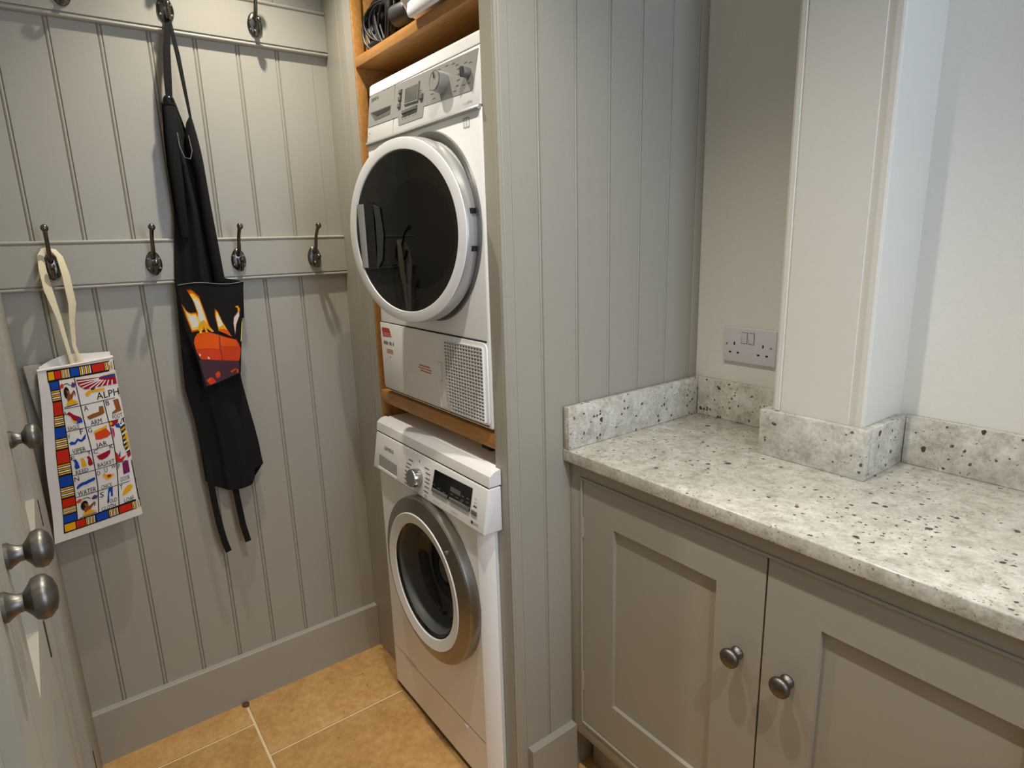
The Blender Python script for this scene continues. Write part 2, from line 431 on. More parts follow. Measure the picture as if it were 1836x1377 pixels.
# ------------------------------------------------------------------ downlights (their own light inside)
def downlight(x, y, label):
    t = thing('downlight', label, 'ceiling light', (x, y, CEIL), 'ceiling downlights')
    MB().lathe([(.030, -.006), (.045, -.006), (.047, -.003), (.047, -.0003), (.030, -.0003)], (x, y, CEIL), (0, 0, 1), 32, cap0=False, cap1=False).build('rim', M['chrome'], t)
    MB().lathe([(.0001, -.002), (.030, -.002)], (x, y, CEIL), (0, 0, 1), 24, cap0=False, cap1=False).build('lens', M['lamp'], t)
    L = bpy.data.lights.new('downlight_beam', 'SPOT'); L.energy = LAMP_W; L.color = LAMP_COL
    L.spot_size = math.radians(114); L.spot_blend = 1.0; L.shadow_soft_size = 0.016
    o = bpy.data.objects.new('downlight_beam', L); COL.objects.link(o)
    o.parent = t; o.location = (0, 0, -0.012)
downlight(0.33, -0.28, 'recessed ceiling downlight nearest the coat hook wall')
downlight(1.20, -0.28, 'recessed ceiling downlight over the middle of the room')
downlight(2.10, -0.28, 'recessed ceiling downlight farthest from the coat hook wall')

# ------------------------------------------------------------------ laundry housing (tall cabinet round the machines)
hs = thing('laundry_housing', 'tall grey painted housing with oak lining around the stacked machines', 'cabinet', (0.5, 0.3, 0))
MB().prism([(0.0, 0.0), (.098, 0), (.1, .0022), (.102, 0.0), (.143, 0.0), (.1447, .0035), (.1465, .0005), (.149, -.0012), (.152, .0), (.1928, .0), (.1928, .03), (0, .03)], 'Z', 0, CEIL).build('stile', M['paint'], hs, smooth=25)
MB().prism([(B0, 0), (.8275, 0), (.829, .003), (.8305, .0005), (.8335, .0008), (.8356, .003), (C0, .006), (.8345, .0085), (C0, .011), (C0, .03), (B0, .03)], 'Z', 0, CEIL).build('stile', M['paint'], hs, smooth=25)
ep = MB().box(.795, .8235, .03, YB, 0, CEIL).build('end_panel', M['paint'], hs)
gy = [.0305, .1065, .2101, .3103, .4123, .5153, .6154]
for i in range(6):
    wd = gy[i + 1] - gy[i]
    e = wd - .0092
    p = [(0, -.012), (0, -.003 if i else 0), (.0014, 0), (e, 0), (e + .0016, -.0032), (e + .003, -.0008), (e + .0049, .0), (e + .007, -.0008), (wd, -.003), (wd, -.012)]
    MB().prism([(C0 + q, gy[i] + r) for r, q in p], 'Z', 0, CEIL).build('board', M['paint'], ep, smooth=30)
bx('board', (C0 - .012, C0 + .0003, .6156, YB - .0005, 0, CEIL), M['paint'], ep, bevel=.002)
side = [(A0 - .022, A0 - .004, .0302, .62, 0, CEIL), (B0 + .0, B0 + .0078, .0302, .62, 0, CEIL)]
for s_ in side: bx('oak_side', s_, M['oak'], hs)
bx('oak_lipping', (A0 - .006, A0 - .0002, .0008, .0300, 0, CEIL), M['oak'], hs)
bx('back_panel', (A0 - .022, B0 + .0078, .621, .635, 0, CEIL), M['oak'], hs)
bx('shelf', (A0 + .0005, B0 - .0005, 0.0, .62, .9306, .9668), M['oak'], hs, bevel=.001)
bx('shelf', (A0 + .0005, B0 - .0005, 0.0, .62, 1.8455, 1.8695), M['oak'], hs, bevel=.001)
struct(MB().prism([(C0 + .0002, 0), (C0 + .02, 0), (C0 + .02, .1502), (C0 + .0187, .1515), (C0 + .0002, .1515)], 'Y', .032, .1795).build('baseboard_right', M['paint'], smooth=0))

# ------------------------------------------------------------------ tumble dryer
D = thing('tumble_dryer', 'white tumble dryer with its round dark door ajar on the oak shelf above the washer', 'tumble dryer', (.515, .28, .967))
dx0, dx1 = .243, .786
MB().box(dx0, dx1, -.004, .56, .975, 1.650).build('body', M['enamel'], D, bevel=.007, seg=3)
for x in (.28, .75):
    for y in (.05, .5): MB().lathe([(.02, 0), (.02, .008)], (x, y, .9669), (0, 0, 1), 16).build('foot', M['black_pl'], D)
# the lip, the fascia and the lid
MB().prism([(-.0108, 1.6455), (-.0085, 1.6415), (.02, 1.6415), (.02, 1.66), (-.0065, 1.652)], 'X', dx0 + .002, dx1 - .002).build('lip', M['silver'], D, bevel=.0015)
fy = lambda z: -.006 + (z - 1.648) * .15
MB().prism([(fy(1.65), 1.6505), (fy(1.766), 1.766), (.08, 1.766), (.08, 1.6505)], 'X', dx0 + .003, dx1).build('fascia', M['plastic_w'], D, bevel=.003)
lid = [(fy(1.768), 1.7675), (fy(1.768) + .0025, 1.790), (.0205, 1.7955), (.028, 1.797), (.56, 1.799), (.56, 1.7675)]
MB().prism(lid, 'X', dx0 + .003, dx1).build('lid', M['enamel'], D, bevel=.0015, seg=2, smooth=20)
def fpt(x, z, l): return Vector((x, fy(z) - .0004 - .0004 * l, z))
pan = [(.2535, 1.7655), (.7665, 1.7590), (.7585, 1.6860), (.755, 1.6825), (.5545, 1.6880), (.5535, 1.6690), (.551, 1.6655), (.434, 1.6660), (.4305, 1.6690), (.4262, 1.6869), (.2520, 1.6890)]
pm = MB()
pm.rings([[fpt(x, z, 0) + Vector((0, .002, 0)) for x, z in pan], [fpt(x, z, 2) for x, z in pan]])
pn = pm.build('control_panel', M['silver'], D, smooth=0)
MB().prism([(fy(1.7638) - .0018, 1.7645), (fy(1.66) - .0018, 1.648), (fy(1.66), 1.648), (fy(1.7638), 1.7645)], 'X', .4008, .4016).build('seam', M['ink'], D)
# water-drawer grip: flat patches, the recess shade put into their greys
g = MB()
gp = [(.2600, 1.7240), (.3850, 1.7220), (.3815, 1.7005), (.2950, 1.6990)]
g.rings([[fpt(x, z, 3) for x, z in gp], [fpt(lerp(x, .325, .06), lerp(z, 1.711, .08), 3.6) for x, z in gp]], cap0=False)
g.build('drawer_grip', M['silver_dk'], pn)
g = MB(); gp2 = [(.2720, 1.7215), (.3810, 1.7200), (.3790, 1.7120), (.3050, 1.7085)]
g.add([fpt(x, z, 5) for x, z in gp2], [(0, 1, 2, 3)]); g.build('grip_shade', M['grey_pl'], pn)
# display
MB().rings([[fpt(x, z, 3) + Vector((0, -.003 * k, 0)) for x, z in ((.4580 - e, 1.7465 + e), (.5290 + e, 1.7460 + e), (.5270 + e, 1.7055 - e), (.4600 - e, 1.7085 - e))] for k, e in ((0, .0015), (1, 0))]).build('display_frame', M['silver'], pn)
dp = MB(); dp.add([fpt(x, z, 3) + Vector((0, -.0035, 0)) for x, z in ((.4645, 1.7425), (.5265, 1.7415), (.5240, 1.7085), (.4650, 1.7110))], [(0, 1, 2, 3)]); dp.build('display', M['lcd'], pn, smooth=0)
for bxz in ((.4346, 1.7425, .007, .0045), (.4333, 1.7272, .007, .0045), (.4313, 1.7114, .007, .0045), (.5428, 1.7110, .007, .0055)):
    x, z, a, b = bxz
    MB().rings([[fpt(x + dx * e, z + dz * e, 2) + Vector((0, -h, 0)) for dx, dz in ((-a, -b), (a, -b), (a, b), (-a, b))] for h, e in ((0, 1.1), (.003, 1), (.004, .8))]).build('button', M['silver_dk'], pn)
MB().rings([[fpt(x + dx * e, z + dz * e, 2) + Vector((0, -h, 0)) for x, z in ((.4872, 1.6922),) for dx, dz in ((-.036, -.004), (.036, -.0035), (.036, .004), (-.036, .0035))] for h, e in ((0, 1.06), (.0035, 1), (.005, .85))]).build('start_button', M['silver_dk'], pn)
nrm = Vector((0, -1, .15)).normalized()
dc = fpt(.6395, 1.7190, 2)
kn = MB().lathe([(.0215, 0), (.0212, .014), (.0206, .022), (.0202, .024)], dc, nrm, 40).build('dial', M['silver'], pn)
MB().lathe([(.0205, .0215), (.0208, .0230), (.0202, .0246), (.0188, .0240), (.0001, .0236)], dc, nrm, 40, cap0=False).build('dial_face', M['silver_dk'], kn)
bx('pointer', (dc.x - .001, dc.x + .001, dc.y - .0255, dc.y - .0235, dc.z + .008, dc.z + .0185), M['ink_dk'], kn, bevel=0)
d2 = fpt(.7365, 1.7186, 2)
k2 = MB().lathe([(.0108, 0), (.0104, .013), (.0092, .015)], d2, nrm, 28).build('small_dial', M['silver_dk'], pn)
MB().box(d2.x - .0035, d2.x + .0035, d2.y - .020, d2.y - .012, d2.z - .009, d2.z + .011).build('grip', M['grey_pl'], k2, bevel=.002)
MM = {'i': M['ink'], 'k': M['ink_dk'], 'r': M['ink_red'], 'w': M['plastic_w'], 's': M['silver'], 'g': M['silver_dk'], 'l': M['lcd']}
dd = Decal(lambda x, z, l: fpt(x, z, 2.2 + l), MM)
dd.text('SIEMENS', .2640, 1.7500, .3080, 1.7580, 'k')
for x, z in ((.6143, 1.7530), (.6466, 1.7530), (.675, 1.7510), (.5960, 1.7450), (.588, 1.7370), (.5827, 1.7294), (.5850, 1.7179), (.5910, 1.7073), (.6010, 1.696), (.6900, 1.745), (.6970, 1.7365), (.7000, 1.7248), (.7000, 1.7137), (.6970, 1.7033), (.6880, 1.6943)):
    dd.rect(x - .006, z - .0012, x + .006, z + .0006, 'i')
for x, z in ((.7227, 1.7420), (.742, 1.7380), (.7215, 1.6995), (.742, 1.6990), (.536, 1.7255), (.536, 1.7210), (.545, 1.6990)): dd.rect(x - .006, z - .0008, x + .006, z + .0006, 'i')
for x in (.452, .468, .487, .505, .52): dd.rect(x - .005, 1.6815, x + .005, 1.6828, 'i'); dd.rect(x - .003, 1.6770, x + .004, 1.6780, 'i')
dd.build('panel_print', pn)
df = Decal(lambda x, z, l: Vector((x, fy(z) - .0012, z)), MM)
df.text('plus', .7410, 1.6600, .7590, 1.6655, 'i'); df.rect(.7235, 1.6625, .7370, 1.6632, 's'); df.rect(.7235, 1.6600, .7370, 1.6607, 's')
df.line([(.2505, 1.674), (.2505, 1.6655), (.257, 1.6655)], .0012, 'i'); df.line([(.260, 1.674), (.268, 1.672)], .0012, 'i')
df.build('fascia_print', D)
fr_ = Decal(lambda x, z, l: Vector((x, -.0046 - .0001 * l, z)), MM)
bk = [(.7230, 1.6330), (.7310, 1.6345), (.7340, 1.6330), (.7370, 1.6345), (.7450, 1.6330), (.7450, 1.6160), (.7230, 1.6160), (.7230, 1.6330)]
fr_.line(bk, .0013, 'i'); fr_.line([(.7340, 1.6330), (.7340, 1.6180)], .0012, 'i'); fr_.line([(.7280, 1.633), (.7280, 1.619)], .001, 's'); fr_.line([(.7400, 1.633), (.7400, 1.619)], .001, 's')
fr_.build('book_symbol', D)
# ring recess around the loading hole, drum behind the door
hc = Vector((.562, -.0045, 1.418))
MB().lathe([(.215, .0), (.213, .0035), (.203, .0035), (.190, -.002), (.175, -.02)], hc, (0, -1, 0), 96, cap0=False, cap1=False).build('door_seat', M['silver_dk'], D)
MB().lathe([(.174, -.004), (.0001, -.003)], hc, (0, -1, 0), 64, cap0=False, cap1=False).build('drum_opening', M['drum'], D)
# door: swung open 12 degrees on its right-hand hinge
ph = math.radians(12.3)
door = MB().lathe([(.1790, -.004), (.1792, .0002), (.1798, .0008), (.2012, .0008), (.2030, .0), (.2040, -.003)], (0, 0, 0), (0, -1, 0), 128, cap0=False, cap1=False).build('door', M['plastic_w'], smooth=25)
door.parent = D; door.location = Vector((.567, -.080, 1.411)) - ORG[D.name]; door.rotation_euler = (0, 0, ph)
ORG[door.name] = Vector((0, 0, 0))
MB().lathe([(.2040, -.004), (.2050, -.006), (.2065, -.020), (.2070, -.036), (.2000, -.042), (.160, -.043)], (0, 0, 0), (0, -1, 0), 128, cap0=False, cap1=False).build('door_rim', M['satin'], door)
MB().lathe([(.1795, -.0020), (.0001, -.0016)], (0, 0, -.001), (0, -1, 0), 96, cap0=False, cap1=False).build('door_glass', M['door_glass'], door, toward=(0, -1, 0))
MB().lathe([(.1795, -.004), (.1720, -.008), (.1600, -.012), (.1500, -.017), (.1300, -.036), (.1240, -.040)], (0, 0, -.004), (0, -1, 0), 96, cap0=False, cap1=False).build('bowl_wall', M['bowl_reflect'], door)
MB().lathe([(.1240, -.040), (.0900, -.0450), (.0001, -.0480)], (0, 0, -.004), (0, -1, 0), 96, cap0=False, cap1=False).build('bowl_base', M['black_gloss'], door)
hnd = MB().prism([(-.172, .0010), (-.140, .0035), (-.1375, .0020), (-.1375, -.0010), (-.172, -.0012)], 'Z', -.0785, .0710)
hv = [v for v in hnd.v]
hnd.v = [Vector((max(v.x, -math.sqrt(.1795 ** 2 - v.z ** 2)), -v.y - .0006, v.z)) for v in hv]
hnd.build('handle', M['satin'], door)
MB().box(-.1375, -.103, -.0018, .0008, -.0785, .071).build('handle_recess', M['black_gloss'], door)
MB().prism([(-.1015, .068), (-.080, .060), (-.072, .0), (-.082, -.060), (-.1000, -.0785), (-.1040, -.0785), (-.097, -.03), (-.096, .03)], 'Y', -.0022, .0005).build('handle_edge', M['grey_pl'], door)
for zz in (.038, -.0385):
    b_ = .203
    MB().box(.1985, .2072, .0140, .0270, zz - .0055, zz + .0055).build('hinge_slot', M['black_pl'], door)
# lower flap with the air grille
flap = MB()
fo = [(dx0 + .004, 1.1735), (dx1 - .019, 1.1715), (dx1 - .010, 1.1680), (dx1 - .006, 1.160), (dx1 - .005, .9960), (dx1 - .008, .9880), (dx1 - .016, .9850), (dx0 + .010, .9850), (dx0 + .004, .990)]
flap.prism(fo, 'Y', -.0085, -.0045)
fl = flap.build('service_flap', M['enamel'], D, bevel=.0014)
bx('flap_gap', (dx0 + .003, dx1 - .010, -.0053, -.0040, 1.1722, 1.1758), M['gap'], D, bevel=0)
bx('base_strip', (dx0 + .006, dx1 - .012, -.0052, -.0040, .9805, .9838), M['ink'], D, bevel=0)
sm = [(.5560, 1.1690), (.5560, 1.110), (.5600, 1.060), (.5660, 1.020), (.5715, .987)]
for a_, b_ in zip(sm, sm[1:]): pass
MB().rings([[Vector((x - .0008, -.0091, z)), Vector((x + .0008, -.0091, z)), Vector((x + .0008, -.0084, z)), Vector((x - .0008, -.0084, z))] for x, z in sm]).build('flap_seam', M['plastic_w'], fl)
dfl = Decal(lambda x, z, l: Vector((x, -.0087 - .0002 * l, z)), MM)
dfl.line([(.5640, 1.1030), (.5830, 1.1025), (.5840, 1.0560), (.5740, 1.0560)], .0012, 's')
dfl.poly([(.2560, 1.1540), (.2600, 1.1600), (.3040, 1.1600), (.3160, 1.1370), (.2620, 1.1340)], 'r')
for k in range(2): dfl.rect(.268, 1.1390 + k * .005, .312, 1.1402 + k * .005, 'w', 2)
for i in range(9): dfl.rect(.2630 + i * .0072, 1.1130, .2684 + i * .0072, 1.1225, 'g') if i not in (4, 7) else None
for k in range(3): dfl.rect(.2780, 1.0985 - k * .0045, .3180, 1.1005 - k * .0045, 'r')
dfl.ell(.298, 1.079, .0025, .0025, 'g')
for k, (u, v_) in enumerate(((.468, .526), (.462, .534), (.474, .530))):
    for i in range(9):
        x = lerp(u, v_, i / 9); dfl.rect(x, 1.0800 - k * .0070 - i * .0001, x + .0052, 1.0830 - k * .0070 - i * .0001, 'r')
dfl.build('flap_print', fl)
gx0, gx1, gz0, gz1 = .606, .768, .992, 1.160
lft = lambda z: .6060 + .018 * max(0, (1.075 - z) / .083) ** 2
gb = MB(); gb.prism([(lft(gz1), gz1), (gx1, gz1), (gx1, gz0), (lft(gz0), gz0), (lft(1.03), 1.03)], 'Y', -.0089, -.0084); gb.build('grille_back', M['grey_pl'], fl, smooth=0)
gm = MB()
NXG, NZG = 14, 21
for j in range(NZG + 1):
    z = lerp(gz0, gz1, j / NZG); gm.box(lft(z), gx1, -.0135, -.0088, z - .0013, z + .0013)
for i in range(NXG + 1):
    x = lerp(gx0, gx1, i / NXG)
    zt = gz1; zb = gz0
    while lft(zb) > x + .0005 and zb < zt: zb += .004
    gm.box(x - .0017, x + .0017, -.0130, -.0088, zb, zt)
gr = gm.build('air_grille', M['plastic_w'], fl, smooth=0); gr['kind'] = 'stuff'

# ------------------------------------------------------------------ washing machine
W = thing('washing_machine', 'white front-loading washing machine standing on the stone floor under the oak shelf', 'washing machine', (.50, .28, 0))
wx0, wx1 = .217, .798
wb_ = MB()
wb_.box(wx0 + .004, wx0 + .012, .012, .56, .02, .845); wb_.box(.7765, .7845, .012, .56, .02, .845); wb_.box(wx0 + .012, .7765, .55, .56, .02, .845)
wb_.box(wx0 + .012, .7765, .012, .55, .02, .03); wb_.box(wx0 + .012, .7765, .012, .55, .838, .845)
wb_.build('body', M['enamel'], W)
# front panel: a sheet with rounded edges and a round loading hole
fpm = MB(); fx0, fx1, fz0, fz1 = wx0 + .028, wx1 - .036, .018, .744
hx, hz, hr, NH = .5425, .5250, .158, 96
outer, inner = [], []
for i in range(NH):
    a = 2 * PI * i / NH; ca, sa = math.cos(a), math.sin(a)
    k = min(((fx1 - hx) if ca > 0 else (hx - fx0)) / max(abs(ca), 1e-6), ((fz1 - hz) if sa > 0 else (hz - fz0)) / max(abs(sa), 1e-6))
    outer.append((hx + ca * k, hz + sa * k)); inner.append((hx + ca * hr, hz + sa * hr))
for cxn, czn in ((fx0, fz0), (fx1, fz0), (fx0, fz1), (fx1, fz1)):   # snap the nearest ring vertex to each corner
    q = min(range(NH), key=lambda i: (outer[i][0] - cxn) ** 2 + (outer[i][1] - czn) ** 2); outer[q] = (cxn, czn)
fpm.rings([[Vector((x, -.043, z)) for x, z in outer], [Vector((x, -.043, z)) for x, z in inner], [Vector((x, .010, z)) for x, z in inner]], cap0=False, cap1=False)
for ed_ in ([(wx0, .012), (wx0, -.020), (wx0 + .010, -.037), (wx0 + .028, -.043)], [(wx1 - .036, -.043), (wx1 - .012, -.034), (wx1 - .002, -.016), (wx1 - .013, -.001), (wx1 - .0136, .012)]):
    fpm.rings([[Vector((x, y, fz0)) for x, y in ed_], [Vector((x, y, fz1)) for x, y in ed_]], cap0=False, cap1=False, closed=False)
fpm.build('front_panel', M['enamel'], W, smooth=60)
wy = lambda z: -.055 + (z - .745) * .18
MB().prism([(wy(.7445) + .004, .7425), (wy(.7460), .7445), (wy(.8510), .8510), (-.0015, .8510), (-.0015, .7425)], 'X', wx0 + .006, wx1 + .010).build('fascia', M['plastic_w'], W, bevel=.006, seg=3)
lidp = [(wy(.8535), .8535), (wy(.8535) + .0035, .8790), (-.0200, .8880), (-.0120, .8900), (-.0015, .8905), (-.0015, .8535)]
MB().prism(lidp, 'X', wx0 + .006, wx1 + .010).build('lid_front', M['plastic_w'], W, bevel=.0015, smooth=20)
MB().box(wx0 + .010, .7845, .0, .56, .8455, .8890).build('lid', M['enamel'], W, bevel=.003)
bx('lid_gap', (wx0 + .009, wx1 + .006, wy(.852) + .002, -.003, .8505, .8540), M['gap'], W, bevel=0)
for x in (.26, .74):
    for y in (.04, .5): MB().lathe([(.02, 0), (.02, .019)], (x, y, .0003), (0, 0, 1), 16).build('foot', M['black_pl'], W)
def wpt(x, z, l): return Vector((x, wy(z) - .0006 - .0004 * l, z))
# detergent drawer with its grip recess
dr = MB(); dq = [(.2560, .7910), (.3710, .7868), (.3780, .7515), (.2635, .7522)]
dr.rings([[wpt(x, z, 0) for x, z in dq], [wpt(lerp(x, .317, .05), lerp(z, .771, .10), 0.8) for x, z in dq]], cap0=False)
drw = dr.build('drawer_grip', M['silver'], W, smooth=0)
MB().rings([[wpt(x, z, 0), wpt(x, z, 5), wpt(x, z + .0065, 5), wpt(x, z + .0065, 0)] for x, z in ((.2620, .7510), (.3785, .7500))]).build('grip_lip', M['plastic_w'], drw)
ms = Decal(lambda x, z, l: wpt(x, z, .3 + l * .3), MM)
ms.text('SIEMENS', .2860, .8115, .3450, .8215, 'k')
ms.rect(.4250, .7440, .4256, .8470, 's')
for x, z in ((.4480, .8222), (.4400, .8104), (.4340, .8001), (.4330, .7878), (.4330, .7774), (.4330, .7669), (.4380, .7556), (.5350, .8238), (.5430, .8125), (.5440, .7992), (.5430, .7893), (.5430, .7776), (.5420, .7654)):
    ms.rect(x - .012, z - .0012, x + .012, z + .001, 'i')
ms.text('iQ', .5370, .7515, .5480, .7575, 'k'); ms.rect(.4880, .7487, .5080, .7495, 'i'); ms.ell(.4943, .8316, .002, .003, 'i')
ms.rect(.5800, .7548, .6140, .7554, 'i'); ms.rect(.6680, .7563, .7000, .7570, 'i')
ms.rect(.7590, .8160, .7680, .8168, 'i'); ms.rect(.7580, .8072, .7720, .8080, 'i'); ms.rect(.7575, .7975, .7715, .8005, 'k')
ms.rect(.7540, .7575, .7625, .7640, 'k'); ms.text('iQ500', .7640, .7580, .7840, .7635, 'i')
ms.build('fascia_print', W)
wn = Vector((0, -1, .18)).normalized(); wc = wpt(.4955, .7885, 0)
dl = MB().lathe([(.0238, -.001), (.0244, .006), (.0234, .022), (.0224, .0235)], wc, wn, 48).build('dial', M['chrome'], W)
MB().lathe([(.0222, .0236), (.0214, .0246), (.0001, .0246)], wc, wn, 40, cap0=False).build('dial_face', M['silver_dk'], dl)
sc = MB(); sq = [(.5755, .8325), (.7475, .8362), (.7462, .7818), (.5700, .7785)]
sc.rings([[wpt(x, z, 0) for x, z in sq], [wpt(x, z, 3) for x, z in sq]], cap0=False)
scr = sc.build('display', M['black_gloss'], W, smooth=0)
sd = Decal(lambda x, z, l: wpt(x, z, 3.2 + l * .3), MM)
sd.rect(.6560, .8030, .7020, .8145, 'l'); sd.rect(.660, .8080, .675, .8095, 'i', 2); sd.rect(.683, .8080, .697, .8095, 'i', 2)
sd.poly([(.5700, .7860), (.6480, .7880), (.6480, .7865), (.5700, .7845)], 's')
sd.poly([(.6560, .7880), (.7465, .7910), (.7465, .7895), (.6560, .7865)], 's')
for x, z in ((.578, .795), (.604, .792), (.628, .790), (.665, .797), (.688, .796), (.712, .806), (.712, .797), (.734, .808), (.734, .799), (.708, .793), (.734, .790)): sd.rect(x - .006, z - .0012, x + .006, z + .0012, 'l')
sd.build('display_print', scr)
for x0, x1, z0, z1 in ((.5715, .6470, .7772, .7845), (.6560, .7440, .7788, .7870)):
    MB().rings([[wpt(x, z, l) for x, z in ((x0, z0), (x1, z0 + .001), (x1, z1 + .001), (x0, z1))] for l in (3, 8)]).build('key_strip', M['silver_dk'], scr)
MB().rings([[wpt(x, z, l) for x, z in ((.7525, .7790), (.7750, .7790), (.7750, .7890), (.7525, .7890))] for l in (0, 6)]).build('start_button', M['silver_dk'], W, bevel=.001)
# door
cw = Vector((.5425, -.043, .5215))
wd_ = MB().lathe([(.2225, .0), (.2238, .018), (.2230, .0260), (.2200, .0300), (.1895, .0395), (.1865, .0402), (.1850, .0385)], cw, (0, -1, 0), 128, cap0=False, cap1=False).build('door', M['steel_ring'], W, smooth=22)
MB().lathe([(.1850, .0385), (.1842, .0415), (.1825, .0425), (.1560, .0375), (.1535, .0330)], cw, (0, -1, 0), 128, cap0=False, cap1=False).build('door_ring', M['plastic_w'], wd_)
cg = cw + Vector((0, 0, .004))
MB().lathe([(.1535, .0350), (.1480, .0300), (.1440, .0180), (.1360, -.010), (.1200, -.030), (.080, -.040), (.0001, -.043)], cg, (0, -1, 0), 128, cap0=False, cap1=False).build('door_bowl', M['bowl_glass'], wd_, toward=(0, -1, 0))
MB().lathe([(.1530, .0340), (.1470, .0280), (.1425, .0160), (.1330, -.012), (.128, -.020), (.126, -.05), (.118, -.10)], cg, (0, -1, 0), 96, cap0=False, cap1=False).build('door_gasket', M['rubber'], wd_)
MB().lathe([(.117, -.10), (.110, -.16), (.0001, -.20)], cg, (0, -1, 0), 64, cap0=False, cap1=False).build('drum', M['drum'], wd_)
bx('latch_notch', (.6820, .6880, -.0870, -.075, .6590, .6660), M['ink'], wd_, bevel=0)
# kick flap
kl = MB()
kl.add([Vector((wx0 + .031, -.0434, .1500)), Vector((.3900, -.0434, .1492)), Vector((.3900, -.0434, .1508)), Vector((wx0 + .031, -.0434, .1512))], [(0, 1, 2, 3)])
kl.add([Vector((.3150, -.0434, .1405)), Vector((wx1 - .038, -.0434, .1505)), Vector((wx1 - .038, -.0434, .1520)), Vector((.3150, -.0434, .1418))], [(0, 1, 2, 3)])
kl.build('kick_panel_gap', M['gap'], W, smooth=0)
MB().box(.6555, .6750, -.0465, -.0428, .1365, .1440).build('flap_catch', M['plastic_w'], W, bevel=.0015)

# black plug lying behind the lid of the washer
pg = thing('plug', 'black plug on top of the washing machine, under the lower oak shelf', 'plug', (.68, .07, .8892))
MB().box(.652, .698, .050, .088, .8893, .9090).build('plug_body', M['black_pl'], pg, bevel=.005)
MB().tube([(.697, .07, .899), (.715, .075, .898), (.735, .10, .896), (.745, .18, .8945), (.74, .30, .8945)], .0042, 8).build('lead', M['cable'], pg)

# ------------------------------------------------------------------ things on the top shelf
ZS = 1.8696
cc = Vector((.292, .058, ZS + .082))
pts = []
rr = random.Random(3)
N = 48 * 22
ph_ = [rr.uniform(0, 6) for _ in range(6)]
for i in range(N):
    a = 2 * PI * i / 22; k = i / N
    tl = .9 * math.sin(i * .013 + ph_[0]); tr = .5 * math.sin(i * .0091 + ph_[1])
    rx = .054 + .024 * math.sin(i * .027 + ph_[2]) + .006 * math.sin(i * .31); rz_ = .060 + .020 * math.sin(i * .0213 + ph_[3])
    x, z = rx * math.cos(a), rz_ * math.sin(a)
    xx = x * math.cos(tr) - z * math.sin(tr) * .6; zz2 = x * math.sin(tr) * .6 + z * math.cos(tr)
    yy = .40 * x * tl + .012 * math.sin(i * .071 + ph_[4])
    pts.append((cc.x + max(-.086, min(.088, xx)), cc.y + max(-.048, min(.06, yy)), max(ZS + .0045 + .004 * (i % 3), cc.z - .012 + zz2)))
cb = MB().tube(pts, .0034, 6).build('coiled_cable', M['cable'], None, (cc.x, cc.y, ZS))
tag(cb, 'black coiled electric cable on the left end of the top oak shelf', 'cable')
MB().lathe([(.012, 0), (.0175, .004), (.019, .02), (.017, .045), (.008, .052)], (.222, .040, ZS + .018), (.85, .25, .2), 20).build('plug', M['black_pl'], cb)
cy = MB().lathe([(.0001, -.002), (.020, 0), (.0235, .004), (.0235, .058), (.021, .064), (.0001, .065)], (.388, .030, ZS + .052), (1, .10, -.02), 28)
o = cy.build('tube', M['grey_pl'], None, (.42, .04, ZS))
tag(o, 'dark grey plastic tube tucked under the white towel on the top shelf', 'tube')
# white towel: rolled cloth lying along the shelf, its front hanging over the edge
tw = MB()
NT_, NS_ = 30, 36
rings = []
for i in range(NT_ + 1):
    k = i / NT_
    x = lerp(.452, .770, k)
    sq_ = math.sin(min(1, k / .16 + .12) * PI / 2) * math.sin(min(1, (1 - k) / .1 + .3) * PI / 2)
    ring = []
    for j in range(NS_):
        a = 2 * PI * j / NS_
        ry, rz_ = .105 * sq_, .062 * sq_
        wv = 1 + .05 * math.sin(3 * a + 5 * k) + .035 * math.sin(7 * a - 9 * k) + .03 * math.sin(23 * k + 2 * a)
        y = .082 + ry * math.cos(a) * wv
        z = ZS + .062 + rz_ * math.sin(a) * wv + .02 * math.sin(k * 3)
        z = max(z, ZS + .0012)
        if y < -.002: z = max(z - .006, ZS - .004) if z < ZS + .03 else z
        ring.append(Vector((x, y, z)))
    rings.append(ring)
tw.rings(rings)
two = tw.build('towel', M['towel'], None, (.6, .08, ZS), smooth=60)
tag(two, 'white folded towel hanging over the front edge of the top oak shelf', 'towel')
MB().prism([(-.0045, ZS + .040), (-.0175, ZS + .030), (-.0205, ZS + .012), (-.017, ZS + .001), (-.006, ZS + .001)], 'X', .535, .765).build('hanging_fold', M['towel'], two, bevel=.004)

# ------------------------------------------------------------------ worktop
wt = thing('worktop', 'speckled white granite worktop with upstands over the grey base cabinet', 'worktop', (1.36, .40, .8805))
XE = 1.90
MB().box(C0 + .0005, XE, YC, YB - .0002, .8805, .9100).build('slab', M['granite'], wt, bevel=.003, seg=3)
US = 1.012
for d in ((C0 + .0045, C0 + .0215, YC + .0005, .6285, .9102, US), (C0 + .0215, 1.1595, .6288, YB - .0004, .9102, US), (1.1455, 1.3705, .4605, .4795, .9102, US), (1.1455, 1.1605, .4797, .6286, .9102, US), (1.3527, 1.3705, .4797, .6286, .9102, US), (1.3706, XE, .6288, YB - .0004, .9102, US)):
    bx('upstand', d, M['granite'], wt, bevel=.0018)

